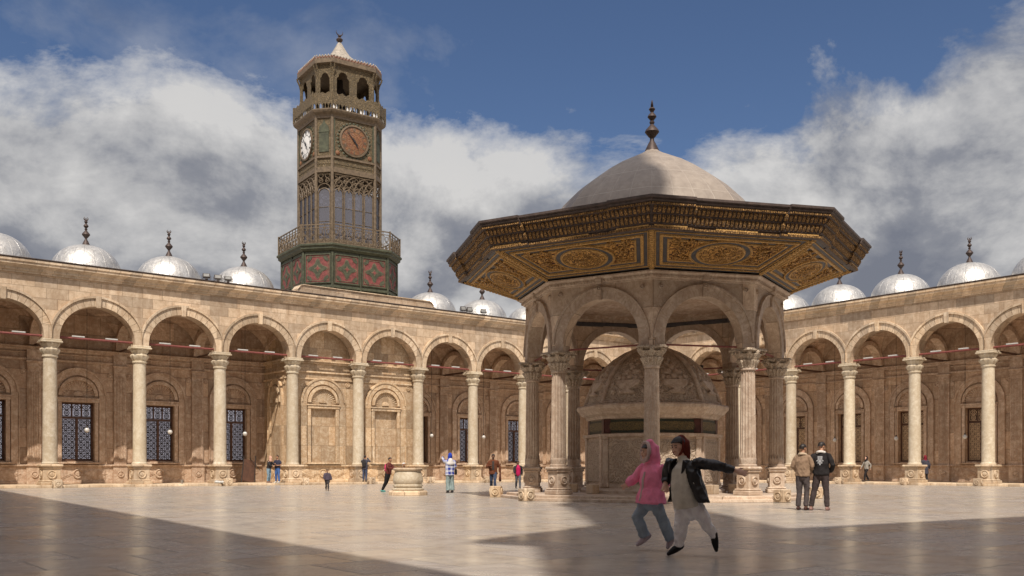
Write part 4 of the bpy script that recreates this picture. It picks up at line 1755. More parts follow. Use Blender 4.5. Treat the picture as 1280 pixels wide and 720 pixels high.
def chamf(m, A, z):
    return [(m, -A, z), (A, -m, z), (A, m, z), (m, A, z), (-m, A, z), (-A, m, z), (-A, -m, z), (-m, -A, z)]


def faces_of(m, A):
    """(centre angle frame, half width, apothem) of the eight sides; side 0 faces the yard"""
    out = []
    for q in range(4):
        T = Matrix.Rotation(R_(90 * q), 4, 'Z')
        out.append((T, m, A, 'main'))
        d = (m + A) / math.sqrt(2)
        hw = (A - m) / math.sqrt(2)
        out.append((T @ Matrix.Rotation(R_(45), 4, 'Z'), hw, d, 'cut'))
    return out


def posts(mb, m, A, z0, z1, r, n=10, mi=0):
    for (x, y, z) in chamf(m, A, 0):
        mb.lathe([(r, z0), (r, z1)], n, x, y, mi=mi)
        mb.lathe([(r * 1.5, z0), (r * 1.5, z0 + .10), (r, z0 + .16)], n, x, y, mi=mi)
        mb.lathe([(r, z1 - .2), (r * 1.5, z1 - .12), (r * 1.5, z1)], n, x, y, mi=mi)


# base with red panels
mB, AB = 2.08, 3.56
b = MB()
b.rings([chamf(mB, AB, 11.6), chamf(mB, AB, 15.98)])
b.build('base', M['green'], tow)


def base_panel(hw, h):
    """red panel with a green star and corner leaves in a moulded frame"""
    b = MB()
    b.box(-hw, hw, -.03, 0, -h, h, 0)

    def fr(i, w, d, mi):
        X, Z = hw - i, h - i
        for (x0, x1, z0, z1) in ((-X, X, Z - w, Z), (-X, X, -Z, -Z + w), (-X, -X + w, -Z + w, Z - w), (X - w, X, -Z + w, Z - w)):
            b.box(x0, x1, -d, -.02, z0, z1, mi)
    fr(0, .09, .08, 1)
    fr(.17, .045, .055, 2)

    def star(r, k, d, mi):
        pts = []
        for i in range(32):
            a = 2 * math.pi * i / 32
            q = 1 + .30 * math.cos(4 * a) + .10 * math.cos(8 * a)
            pts.append((r * k * q * math.cos(a), r * k * q * math.sin(a) * .98))
        b.rings([[(x, -.02, z) for x, z in pts], [(x, -d, z) for x, z in pts]], mi, False, True)
    R = min(hw, h) * .52
    star(R, 1.08, .045, 2)
    star(R, .95, .062, 1)
    star(R, .36, .075, 2)
    star(R, .22, .09, 0)
    for sx in (-1, 1):
        for sz in (-1, 1):
            cx, cz = sx * (hw - .36), sz * (h - .36)
            for dx, dz in ((0, 0), (sx * .10, -sz * .06), (-sx * .06, sz * .10)):
                pts = [(cx + dx + .12 * math.cos(2 * math.pi * i / 10), cz + dz + .12 * math.sin(2 * math.pi * i / 10)) for i in range(10)]
                b.rings([[(x, -.02, z) for x, z in pts], [(x, -.06 - .004 * dx, z) for x, z in pts]], 1, False, True)
    return b.mesh('red_panel', [M['tower_red'], M['green'], M['olive']])


pw = {}
for (T, hw, d, kind) in faces_of(mB, AB):
    n = 2 if kind == 'main' else 1
    w = hw * 2 / n
    if kind not in pw:
        pw[kind] = base_panel(w / 2 - .10, 1.02)
    for j in range(n):
        x = -hw + w * (j + .5)
        o = link('red_panel', pw[kind], tow)
        o.matrix_local = T @ Matrix.Translation((x, -d - .01, 14.78))
b = MB()
for (T, hw, d, kind) in faces_of(mB, AB):
    b.T = T
    n = 2 if kind == 'main' else 1
    for j in range(n + 1):
        x = -hw + 2 * hw * j / n
        b.box(x - .055, x + .055, -d - .10, -d + .05, 13.2, 15.96, 0, .02)
    b.box(-hw - .03, hw + .03, -d - .09, -d + .05, 13.44, 13.62, 0, .02)
b.T = None
b.rings([chamf(mB + .05, AB + .10, 15.98), chamf(mB + .12, AB + .26, 16.12), chamf(mB + .12, AB + .26, 16.24), chamf(mB + .16, AB + .36, 16.32), chamf(mB + .16, AB + .36, 16.44)])
b.build('base_cornice', M['green'], tow)


def railing(mb, m, A, z0, z1, cell, mi=0, th=.025):
    for (T, hw, d, kind) in faces_of(m, A):
        mb.T = T
        mb.box(-hw, hw, -d - .035, -d + .035, z1 - .07, z1, mi)
        mb.box(-hw, hw, -d - .03, -d + .03, z0, z0 + .06, mi)
        mb.box(-hw, hw, -d - .02, -d + .02, z0 + (z1 - z0) * .80, z0 + (z1 - z0) * .80 + .04, mi)
        for sx in (-1, 1):
            mb.box(sx * hw - .045, sx * hw + .045, -d - .045, -d + .045, z0, z1 + .04, mi)
        n = max(2, int(round(2 * hw / cell)))
        w = 2 * hw / n
        h = (z1 - z0) * .80
        for j in range(n):
            cx = -hw + w * (j + .5)
            if j:
                mb.box(-hw + w * j - th * .7, -hw + w * j + th * .7, -d - th, -d + th, z0 + .06, z1 - .07, mi)
            for (cz, r) in ((z0 + h * .33, w * .38), (z0 + h * .72, w * .30), (z0 + h * .12, w * .2)):
                pts = [(cx + r * math.cos(2 * math.pi * q / 10), -d, cz + r * math.sin(2 * math.pi * q / 10)) for q in range(10)]
                mb.tube(pts, th, 4, mi, True)
            mb.tube([(cx - w * .45, -d, z0 + .08), (cx, -d, z0 + h * .52), (cx + w * .45, -d, z0 + .08)], th, 4, mi)
            mb.tube([(cx - w * .4, -d, z0 + h), (cx, -d, z0 + h * .55), (cx + w * .4, -d, z0 + h)], th, 4, mi)
    mb.T = None


b = MB()
railing(b, mB + .10, AB + .22, 16.45, 17.78, .56)
b.build('railing', M['olive'], tow)

# shaft
mS, AS = 1.63, 2.47
b = MB()
posts(b, mS, AS, 16.44, 26.0, .115)
for z0, z1, o in ((16.44, 17.1, .03), (21.72, 21.90, .10), (22.72, 22.86, .10), (21.9, 22.1, .05), (25.5, 25.62, .08)):
    b.rings([chamf(mS + o * .4, AS + o, z0), chamf(mS + o * .4, AS + o, z1)])
b.build('shaft_frame', M['olive'], tow, 30)


def arch_pts(x0, x1, z0, z1, n=10, pointed=False):
    cx, r = (x0 + x1) / 2, (x1 - x0) / 2
    pts = [(x0, z0)]
    for i in range(n + 1):
        a = math.pi - math.pi * i / n
        pts.append((cx + r * math.cos(a), z1 - r + r * math.sin(a) * (1.25 if pointed else 1)))
    pts.append((x1, z0))
    return pts


gl = MB()
tr = MB()
for (T, hw, d, kind) in faces_of(mS, AS):
    gl.T = T
    tr.T = T
    n = 4 if kind == 'main' else 1
    w = 2 * (hw - .1) / n
    gl.box(-hw + .12, hw - .12, -d + .02, -d + .04, 17.1, 20.6)
    for j in range(n):
        x0, x1 = -hw + .1 + w * j + .06, -hw + .1 + w * (j + 1) - .06
        pts = arch_pts(x0, x1, 17.05, 20.62)
        tr.tube([(x, -d, z) for x, z in pts], .045, 5)
        tr.tube([(x0, -d, 18.3), (x1, -d, 18.3)], .022, 4)
        tr.tube([(x0, -d, 19.3), (x1, -d, 19.3)], .022, 4)
    # tracery above the lights: interlacing arcs
    for j in range(-1, n + 1):
        for span in (1.0, 2.0, 3.0):
            if kind == 'cut' and span > 1:
                continue
            c0 = -hw + .1 + w * (j + .5)
            r = w * span / 2
            pts = []
            for i in range(13):
                a = math.pi * i / 12
                x, z = c0 + r * math.cos(a), 20.42 + r * 1.05 * math.sin(a)
                if -hw + .08 < x < hw - .08 and z < 21.72:
                    pts.append((x, -d - .01 * span, z))
                else:
                    if len(pts) > 2:
                        tr.tube(pts, .04, 5)
                    pts = []
            if len(pts) > 2:
                tr.tube(pts, .04, 5)
    k = 5 if kind == 'main' else 2
    for j in range(k):
        cx = -hw + .1 + 2 * (hw - .1) * (j + .5) / k
        for cz, r in ((21.5, .17), (21.15, .15), (21.2, .08)):
            tr.tube([(cx + r * math.cos(2 * math.pi * q / 12), -d, cz + r * math.sin(2 * math.pi * q / 12)) for q in range(12)], .03, 4, 0, True)
gl.T = None
tr.T = None
def make_tower_glass():
    m, t, b = mat('tower_window_glass')
    tr_ = N(t, 'ShaderNodeBsdfTransparent')
    tr_.inputs[0].default_value = (.42, .42, .48, 1)
    gl_ = N(t, 'ShaderNodeBsdfGlossy')
    gl_.inputs['Roughness'].default_value = .1
    gl_.inputs[0].default_value = (.7, .7, .72, 1)
    df = N(t, 'ShaderNodeBsdfDiffuse')
    df.inputs[0].default_value = (.14, .13, .15, 1)
    m1 = N(t, 'ShaderNodeMixShader')
    m1.inputs[0].default_value = .22
    t.links.new(tr_.outputs[0], m1.inputs[1])
    t.links.new(gl_.outputs[0], m1.inputs[2])
    m2 = N(t, 'ShaderNodeMixShader')
    m2.inputs[0].default_value = .25
    t.links.new(m1.outputs[0], m2.inputs[1])
    t.links.new(df.outputs[0], m2.inputs[2])
    t.links.new(m2.outputs[0], t.nodes['Material Output'].inputs[0])
    return m


gl.build('window_glass', make_tower_glass(), tow)
tr.build('tracery', M['olive'], tow)
b = MB()
for (T, hw, d, kind) in faces_of(mS, AS):
    b.T = T
    b.box(-hw + .10, hw - .10, -d - .005, -d + .06, 22.10, 22.72, 0)
    b.box(-hw + .10, hw - .10, -d - .03, -d + .06, 22.3, 22.52, 0, .02)
    b.box(-hw + .10, hw - .10, -d - .005, -d + .06, 22.86, 25.72, 0)
    b.box(-hw + .16, hw - .16, -d - .05, -d + .06, 25.62, 25.74, 0)
    b.box(-hw + .10, hw - .10, -d + .01, -d + .05, 21.55, 21.74, 0)
b.T = None
b.rings([chamf(mS - .1, AS - .12, 22.0), chamf(mS - .1, AS - .12, 25.9)])
b.build('relief_panel', M['olive_relief'], tow)
# green lancets on the cut corners and the ornament around the dials
b = MB()
for (T, hw, d, kind) in faces_of(mS, AS):
    b.T = T
    if kind == 'cut':
        pts = [(-hw + .24, 23.15), (hw - .24, 23.15), (hw - .24, 24.75), (hw - .30, 24.95), (.10, 25.15), (0, 25.40), (-.10, 25.15), (-hw + .30, 24.95), (-hw + .24, 24.75)]
        b.rings([[(x, -d + .0, z) for x, z in pts], [(x, -d - .05, z) for x, z in pts]], 0, False, True)
        b.box(-hw + .20, hw - .20, -d - .075, -d, 24.52, 24.60, 0)
    else:
        for i in range(28):
            a = 2 * math.pi * i / 28
            cx, cz = 1.22 * math.cos(a), 24.12 + 1.22 * math.sin(a)
            b.ellipsoid((cx, -d - .01, cz), (.10, .05, .10), 8, 5, 0)
        for sx in (-1, 1):
            b.ellipsoid((sx * 1.22, -d - .01, 23.12), (.17, .07, .17), 12, 6, 1)
            b.box(sx * 1.48 - .05, sx * 1.48 + .05, -d - .05, -d, 22.9, 25.5, 0)
b.T = None
b.build('clock_surround', [M['green'], M['clock_red']], tow, 40)


def clock(T, d, dial_mat, mark_mat, hand_mat, hour, minute):
    b = MB()
    R = 1.02

    def ring(r, y):
        return [(r * math.cos(2 * math.pi * i / 48), y, 24.12 + r * math.sin(2 * math.pi * i / 48)) for i in range(48)]
    b.T = T
    b.rings([ring(R * 1.10, -d), ring(R * 1.10, -d - .13), ring(R * 1.0, -d - .15), ring(R * .98, -d - .09)], 1, False, False)
    b.rings([ring(R * .99, -d - .085), ring(R * .97, -d - .09), ring(.05, -d - .09)], 0, False, True)
    b.T = None
    o = b.build('clock', [dial_mat, M['olive']], tow, 40)
    k = MB()
    k.T = T

    def bar(a, r0, r1, w, y, w2=None):
        c, s = math.sin(a), math.cos(a)
        w2 = w if w2 is None else w2
        p = [(c * r0 - s * w, 24.12 + s * r0 + c * w), (c * r0 + s * w, 24.12 + s * r0 - c * w), (c * r1 + s * w2, 24.12 + s * r1 - c * w2), (c * r1 - s * w2, 24.12 + s * r1 + c * w2)]
        k.rings([[(x, y + .012, z) for x, z in p], [(x, y, z) for x, z in p]])
    strokes = [3, 1, 2, 3, 2, 1, 2, 3, 4, 2, 1, 2]          # roman numerals read as groups of strokes
    for i in range(12):
        for j in range(strokes[i]):
            bar(2 * math.pi * i / 12 + (j - (strokes[i] - 1) / 2) * .075, R * .70, R * .90, .022, -d - .105)
    k.rings([ring(R * .955, -d - .10), ring(R * .93, -d - .104)], 0, False, False)
    k.rings([ring(R * .655, -d - .10), ring(R * .635, -d - .104)], 0, False, False)
    k.T = None
    k.build('numeral_ring', mark_mat, o)
    k = MB()
    k.T = T
    bar(2 * math.pi * (hour + minute / 60) / 12, -.22, R * .52, .055, -d - .135, .03)
    bar(2 * math.pi * minute / 60, -.34, R * .82, .04, -d - .15, .018)
    k.rings([ring(.09, -d - .12), ring(.08, -d - .165)], 0, False, True)
    k.T = None
    k.build('clock_hand', hand_mat, o)


fs = faces_of(mS, AS)
clock(fs[0][0], AS, M['clock_red'], M['olive'], M['black_paint'], 4, 53)
clock(fs[6][0], AS, M['white_paint'], M['black_paint'], M['black_paint'], 4, 53)
clock(fs[2][0], AS, M['white_paint'], M['black_paint'], M['black_paint'], 4, 53)

# upper gallery
b = MB()
b.rings([chamf(mS, AS, 25.5), chamf(mS + .06, AS + .10, 25.72), chamf(mS + .16, AS + .30, 25.86), chamf(mS + .18, AS + .36, 25.98), chamf(mS + .18, AS + .36, 26.06)])
b.build('gallery_floor', M['olive'], tow)
b = MB()
sw = MB()
for (T, hw, d, kind) in faces_of(mS + .16, AS + .30):
    b.T = T
    # pierced parapet with a scalloped drop
    n = 7 if kind == 'main' else 3
    w = 2 * hw / n
    for j in range(n):
        cx = -hw + w * (j + .5)
        pts = [(cx - w / 2, 26.30), (cx - w * .28, 26.42), (cx, 26.22), (cx + w * .28, 26.42), (cx + w / 2, 26.30), (cx + w / 2, 27.05), (cx + w * .25, 27.13), (cx, 27.20), (cx - w * .25, 27.13), (cx - w / 2, 27.05)]
        b.rings([[(x, -d, z) for x, z in pts], [(x, -d - .05, z) for x, z in pts]], 0)
        for q in (-.5, 0):
            b.box(cx + w * q - .03, cx + w * q + .03, -d - .04, -d, 26.06, 26.34)
        if j % 2 == 0 and kind == 'main':
            sw.T = T
            sw.box(cx - w * .3, cx + w * .3, -d + .02, -d + .05, 26.08, 26.6)
    for sx in (-1, 1):
        b.box(sx * hw - .05, sx * hw + .05, -d - .08, -d + .03, 26.06, 27.25, 0, .02)
b.T = None
b.build('gallery_parapet', M['olive_relief'], tow)
sw.T = None
sw.build('white_pane', M['white_paint'], tow)
mU, AU = 1.53, 2.32
b = MB()
posts(b, mU, AU, 26.06, 29.3, .10)
for (T, hw, d, kind) in faces_of(mU, AU):
    b.T = T
    n = 2 if kind == 'main' else 1
    w = 2 * hw / n
    for j in range(n):
        cx = -hw + w * (j + .5)
        r = w * .30
        # cusped arch: a plate cut by three lobes
        low = [(-w / 2, 27.25)]
        k = 44
        for i in range(k + 1):
            a = math.pi - math.pi * i / k
            lob = .72 + .28 * abs(math.cos(1.5 * (a - math.pi / 2))) ** .7
            low.append((r * lob * math.cos(a) * 1.12, 28.30 + r * 1.25 * lob * math.sin(a)))
        low.append((w / 2, 27.25))
        low[1] = (low[1][0], 27.25)
        low[-2] = (low[-2][0], 27.25)
        L_ = len(low)
        fl = [(cx + x, -d - .04, z) for x, z in low]
        ft = [(cx + x, -d - .04, 29.3) for x, z in low]
        bl_ = [(cx + x, -d + .03, z) for x, z in low]
        bt = [(cx + x, -d + .03, 29.3) for x, z in low]
        fq = []
        for i in range(L_ - 1):
            fq += [(i, i + 1, L_ + i + 1, L_ + i), (2 * L_ + i + 1, 2 * L_ + i, 3 * L_ + i, 3 * L_ + i + 1), (i + 1, i, 2 * L_ + i, 2 * L_ + i + 1)]
        b.add(fl + ft + bl_ + bt, fq)
        for sx in (-1, 1):
            if n == 2 or kind == 'cut':
                b.lathe([(.05, 26.1), (.05, 27.3)], 8, cx + sx * w / 2, -d)
    for sx in (-1, 1):
        b.tube([(sx * (hw - .02), -d - .05, 28.5), (sx * (hw - .05), -d - .16, 28.9), (sx * (hw - .02), -d - .34, 29.3)], .05, 6)
b.T = None
b.build('gallery_arcade', M['olive_relief'], tow)
b = MB()
b.lathe([(.25, 26.06), (.25, 29.4)], 12)
b.lathe([(.55, 27.2), (.6, 27.9), (.35, 28.6)], 14)
b.rings([chamf(.7, 1.0, 26.06), chamf(.7, 1.0, 26.9)])
b.build('clock_bell', M['iron'], tow, 40)
mE, AE = 1.66, 2.58
b = MB()
b.rings([chamf(mE - .2, AE - .3, 29.25), chamf(mE, AE, 29.36), chamf(mE, AE, 29.66), chamf(mE - .1, AE - .14, 29.70)])
b.build('eave', M['olive'], tow)
b = MB()
for (T, hw, d, kind) in faces_of(mE - .04, AE - .06):
    b.T = T
    n = 14 if kind == 'main' else 6
    w = 2 * hw / n
    for j in range(n):
        cx = -hw + w * (j + .5)
        b.box(cx - w * .12, cx + w * .12, -d - .03, -d + .03, 29.66, 29.86, 1)
        b.ellipsoid((cx, -d, 29.88), (w * .30, .05, .08), 8, 5, 0)
        b.ellipsoid((cx + w * .5, -d - .02, 29.74), (w * .30, .05, .09), 8, 5, 1)
        for q, (yy, zz) in enumerate(((.28, 29.93), (.52, 30.03), (.78, 30.15))):
            kk = (d - yy) / d
            b.ellipsoid(((cx + w * .5 * (q % 2)) * kk, -d + yy, zz), (w * .30, .08, .07), 8, 5, q % 2)
b.T = None
b.build('eave_crest', [M['roof_white'], M['crest_brown']], tow, 40)
b = MB()
prof = [(2.5, 29.70), (2.2, 29.92), (1.8, 30.15), (1.3, 30.40), (.95, 30.66), (.66, 31.0), (.42, 31.4), (.24, 31.75), (.12, 32.0)]
rings = []
for r, z in prof:
    k = r / AE
    rings.append(chamf(mE * k, AE * k, z))
b.rings(rings, 0, False, True)
rf = b.build('roof', M['roof_white'], tow, 40)
b = MB()
b.lathe([(.12, 31.95), (.10, 32.05), (.22, 32.16), (.24, 32.26), (.12, 32.38), (.06, 32.44), (.13, 32.50), (.05, 32.58)], 14)
pts, rad = [], []
for i in range(13):
    a = R_(-200 + 220 * i / 12)
    pts.append((.26 * math.cos(a), 0, 32.82 + .26 * math.sin(a)))
    rad.append(max(.008, .05 * math.sin(math.pi * (i + .3) / 12.6)))
b.tube(pts, rad, 6)
b.build('finial', M['bronze'], rf, 40)

# ------------------------------------------------------------------ the rest of the courtyard behind the viewer, plus an added upper storey (throws the big shadows)
PHI_N = math.atan2(.83, -.556)
arc_n = arcade('stone arcade behind the viewer, upper storey added to shade the left foreground', Vector((-1.31, -3.83, 0)), PHI_N, S_L, 0, 10, 51.5, SH_L, clear_glass=False, domes=())
b = MB()
b.box(-.6, 51, -.80, 3.6, 12.52, 18.4)  # upper storey added so its top edge casts the left foreground shadow
b.build('added_upper_wall', M['wall'], arc_n)
b = MB()
b.box(-.75, 51.1, -.94, 3.7, 18.4, 19.0, 0, .06)
b.build('added_upper_cornice', M['trim'], arc_n)
mos = empty('mosque', (5.4, -1.9, 0), math.atan2(.54, .84), 'tall stone mosque front with a slender minaret behind the viewer', 'mosque')
b = MB()
b.box(-4, 45, -25, 0, 0, 26.9)
b.build('front_wall', M['wall'], mos)
b = MB()
b.box(-4.3, 45.3, -25.3, .35, 26.9, 27.5, 0, .1)
b.box(-4.1, 45.1, -25.1, .15, 14.6, 15.1, 0, .08)
b.build('cornice', M['trim'], mos)
for k in range(7):
    x = 3.4 + 6.2 * k
    b = MB()
    pts = arch_pts(x - 1.1, x + 1.1, 3.0, 9.0, 14)
    b.rings([[(px_, .004, pz) for px_, pz in pts], [(px_, .12, pz) for px_, pz in pts]])
    wi = b.build('window', M['trim'], mos)
    b = MB()
    pts = arch_pts(x - .85, x + .85, 3.2, 8.7, 14)
    b.rings([[(px_, .121, pz) for px_, pz in pts], [(px_, .15, pz) for px_, pz in pts]])
    b.build('pane', M['pane_dark'], wi)
b = MB()
b.lathe([(8.4 * math.cos(math.pi / 2 * i / 14), 27.3 + 8.4 * math.sin(math.pi / 2 * i / 14)) for i in range(15)], 48, 34, -14)
b.build('dome', M['dome'], mos, 50)
mi_ = empty('minaret', (2.8, -7.4, 0), R_(60), 'slender tall octagonal stone minaret on a square base behind the viewer', 'minaret')
b = MB()
h_ = 2.55
b.box(-h_ + .75, h_ - .75, -h_ + .75, h_ - .75, 0, 31.9)
b.box(-h_, h_, -h_, h_, 31.9, 32.6, 0, .1)
b.box(-h_ + .2, h_ - .2, -h_ + .2, h_ - .2, 32.6, 33.1, 0, .1)
b.build('base', M['wall'], mi_)
b = MB()
b.lathe([(1.78, 32.0), (1.74, 50), (2.0, 50.6), (2.0, 51.8), (1.6, 51.81), (1.6, 66), (1.95, 66.6), (1.95, 67.8), (1.5, 67.81), (1.5, 74), (1.6, 74.2), (.05, 86)], 16, .22, -.47)
b.build('shaft', M['wall'], mi_)

# ------------------------------------------------------------------ floodlights on the roofs
fl = MB()
fl.box(-.22, .22, -.05, .05, -.17, .17, 0, .02)
fl.box(-.16, .16, -.062, -.045, -.11, .11, 1)
FLH = fl.mesh('floodlight', [M['iron'], M['glass_grey']])
fb = MB()
fb.tube([(-.26, 0, 0), (-.26, .02, -.24), (.26, .02, -.24), (.26, 0, 0)], .02, 6)
fb.box(-.08, .08, -.05, .09, -.30, -.24)
FLB = fb.mesh('bracket', M['iron'])


def local_x(px, y, fn):
    """distance along a range at depth y that shows at column px of the photo"""
    lo, hi = -10.0, 46.0
    a, b_ = fn(0, y), fn(1, y)
    t = (px - 640) / F
    dx, dy = b_.x - a.x, b_.y - a.y
    return (t * a.y - a.x) / (dx - t * dy)


for px, til, txt in ((258, 35, 'leftmost of three left of the tower'), (272.5, 30, 'middle of three left of the tower'), (285, 35, 'nearest the tower on its left'),
                     (579, 12, 'leftmost of three right of the tower'), (587, 12, 'middle of three right of the tower'), (604, 12, 'nearest the pavilion eave')):
    x = local_x(px, -.35, Lp)
    o = link('floodlight', FLH, None, Lp(x, -.35, 12.83), RZ_L)
    o.rotation_euler = (R_(-til), 0, RZ_L - R_(18))
    tag(o, 'grey floodlight on the arcade roof, ' + txt, 'floodlight', 'floodlights along the arcade roof')
    link('bracket', FLB, o)

# ------------------------------------------------------------------ old well head
WP = P(508, 620, 1.12 * F / 35.0)
wl = empty('well_head', (WP.x, WP.y + .6, 0), R_(20), 'old weathered marble well head standing alone on the paving', 'well head')
rg = random.Random(4)
b = MB()
n = 20
outer = [(.76 * (1 + rg.uniform(-.05, .05)) * math.cos(2 * math.pi * i / n), .76 * (1 + rg.uniform(-.05, .05)) * math.sin(2 * math.pi * i / n)) for i in range(n)]
b.rings([[(x, y, -.02) for x, y in outer], [(x, y, .13) for x, y in outer], [(x * .95, y * .95, .19) for x, y in outer], [(x * .5, y * .5, .2) for x, y in outer]])
b.build('plinth', M['trim'], wl)
b = MB()


def sq8(a):
    return 1 + .06 * abs(math.cos(2 * a)) 


b.lathe([(.58, .19), (.62, .22), (.62, .27), (.54, .30), (.54, .34), (.58, .37), (.58, .42), (.52, .45), (.57, .53), (.58, .63), (.55, .78), (.51, .92), (.49, 1.0)], 40, ribs=sq8)
b.build('drum', M['shaft'], wl, 35)
b = MB()
b.lathe([(.47, .98), (.54, 1.0), (.56, 1.03), (.56, 1.08), (.52, 1.11), (.46, 1.11), (.44, .9)], 32, cap0=False, cap1=False, ribs=sq8)
b.lathe([(.44, .92), (.1, .90)], 24, cap0=False)
b.build('rim', M['trim'], wl, 35)

# ------------------------------------------------------------------ folded stand leaning by the inner wall
x = local_x(306, 2.6, Lp)
sp = empty('folding_stand', Lp(x, 2.2, Z_STEP), RZ_L, 'dark red folded board stand leaning left of the embracing couple', 'stand')
b = MB()
b.T = Matrix.Rotation(R_(-14), 4, 'X') @ Matrix.Rotation(R_(14), 4, 'Y')
b.box(-.42, .42, -.03, .03, .05, 1.55, 0, .01)
b.build('board', M['wood'], sp)
for sx in (-1, 1):
    b = MB()
    b.tube([(sx * .46 - .0, -.10, .0), (sx * .40 + .36, .42, 1.75)], .032, 6)
    b.build('leg', M['iron'], sp)
b = MB()
b.tube([(.30, .30, 1.60), (.75, -.05, .95), (.86, -.12, .75)], .02, 6)
b.build('strut', M['iron'], sp)

# litter by the left columns
x = local_x(271, -.6, Lp)
b = MB()
for (dx, dy, r) in ((0, 0, .13), (.20, .03, .11), (.38, -.02, .12), (.1, .02, .10)):
    b.ellipsoid((dx, dy, r * .7), (r * 1.3, r, r * .8), 10, 7)
o = fuse(b, 'plastic_bag', M['lamp_white'], .03)
o.location = Lp(x, -.62, Z_STEP)
tag(o, 'crumpled white bag lying on the step left of the third column block', 'bag')
x = local_x(227, -.6, Lp)
b = MB()
b.lathe([(.06, 0), (.09, .24)], 12)
o = b.build('paper_cup', M['lead'], None, 40, Lp(x, -.66, Z_STEP + .002))
tag(o, 'grey paper cup standing on the step right of the second column', 'cup')

# ------------------------------------------------------------------ people
CL = {}


def cloth(col, name='cloth', rough=.85, shine=.2, plaid=None):
    key = (col, rough, plaid)
    if key in CL:
        return CL[key]
    m, t, bs = mat(name)
    v = obj_vec(t)
    n = noise_n(t, v, 9, 5, .6)
    w = noise_n(t, v, 3.0, 3, .5, .6)
    c = mixc(t, ramp(t, n, [(.3, 0), (.7, 1)]), [q * .8 for q in col], [min(1, q * 1.15) for q in col])
    if plaid:
        co = N(t, 'ShaderNodeTexCoord')
        sp_ = N(t, 'ShaderNodeSeparateXYZ')
        t.links.new(co.outputs['Object'], sp_.inputs[0])
        a = math_node(t, 'GREATER_THAN', math_node(t, 'SINE', math_node(t, 'MULTIPLY', math_node(t, 'ADD', sp_.outputs[0], math_node(t, 'MULTIPLY', sp_.outputs[1], .5)), 34)), .1)
        d = math_node(t, 'GREATER_THAN', math_node(t, 'SINE', math_node(t, 'MULTIPLY', sp_.outputs[2], 34)), .1)
        c = mixc(t, math_node(t, 'MULTIPLY', math_node(t, 'ADD', a, d), .5), c, plaid)
    t.links.new(c, bs.inputs['Base Color'])
    bs.inputs['Roughness'].default_value = rough
    bs.inputs['Specular IOR Level'].default_value = shine
    bump(t, bs, math_node(t, 'ADD', w, math_node(t, 'MULTIPLY', n, .3)), .7, .05)
    CL[key] = m
    return m


SKIN = {'fair': plain('skin_fair', (.66, .41, .31), .55, var=.10, bstr=0), 'tan': plain('skin_tan', (.36, .19, .115), .55, var=.10, bstr=0),
        'dark': plain('skin_dark', (.13, .065, .04), .5, var=.10, bstr=0)}
HAIR = plain('black_hair', (.018, .013, .011), .5, var=.3, scale=30, bstr=.5)
LIP = plain('lips', (.28, .09, .075), .5, bstr=0)
EYE_M = plain('eye_dark', (.012, .01, .009), .25, bstr=0)


def sweep(mb, pts, rad, side=(1, 0, 0), n=16, round_ends=True):
    """closed tube with elliptical rings; rad = list of r or (r across side, r across depth)"""
    pts = [Vector(p) for p in pts]
    rad = [(r, r) if not isinstance(r, tuple) else r for r in rad]
    if round_ends:
        for end in (0, -1):
            a = pts[end]
            d = (a - pts[1 if end == 0 else -2]).normalized()
            r = rad[end]
            m = min(r)
            extra = [(a + d * m * .55, (r[0] * .82, r[1] * .82)), (a + d * m * .88, (r[0] * .42, r[1] * .42))]
            for p, q in extra:
                if end == 0:
                    pts.insert(0, p)
                    rad.insert(0, q)
                else:
                    pts.append(p)
                    rad.append(q)
    rings = []
    side = Vector(side)
    for i, p in enumerate(pts):
        a, b_ = pts[max(0, i - 1)], pts[min(len(pts) - 1, i + 1)]
        t = (b_ - a).normalized()
        s = (side - t * side.dot(t))
        if s.length < .05:
            s = Vector((0, 1, 0)) - t * t.y
        s.normalize()
        w = t.cross(s)
        rings.append([tuple(p + s * (rad[i][0] * math.cos(q)) + w * (rad[i][1] * math.sin(q))) for q in [2 * math.pi * k / n for k in range(n)]])
    mb.rings(rings)


def lerp(a, b_, t):
    return Vector(a) * (1 - t) + Vector(b_) * t


def hand(mb, wrist, elbow, spread=0.25, size=1.0, up=(0, 0, 1), curl=.25):
    """palm, four fingers of different lengths and a thumb leaving the side of the palm"""
    wrist = Vector(wrist)
    d = (wrist - Vector(elbow)).normalized()
    s = d.cross(Vector(up))
    if s.length < .1:
        s = d.cross(Vector((0, 1, 0)))
    s.normalize()
    nrm = s.cross(d)
    sweep(mb, [wrist - d * .01, wrist + d * .045 * size, wrist + d * .09 * size], [(.026 * size, .018 * size), (.038 * size, .017 * size), (.040 * size, .014 * size)], s, 12)
    for i, (o, L) in enumerate(((-.030, .066), (-.010, .078), (.010, .073), (.029, .056))):
        base = wrist + d * .085 * size + s * o * size
        dd = (d + s * o * 14 * spread).normalized()
        k1 = base + dd * L * .5 * size - nrm * curl * .02
        k2 = base + dd * L * size - nrm * curl * .055
        sweep(mb, [base, k1, k2], [.0092 * size, .0085 * size, .007 * size], s, 8)
    tb = wrist + d * .03 * size - s * .030 * size
    sweep(mb, [tb, tb + (d * .6 - s * .75).normalized() * .035 * size, tb + (d * .85 - s * .55).normalized() * .068 * size], [.013 * size, .0105 * size, .008 * size], nrm, 8)


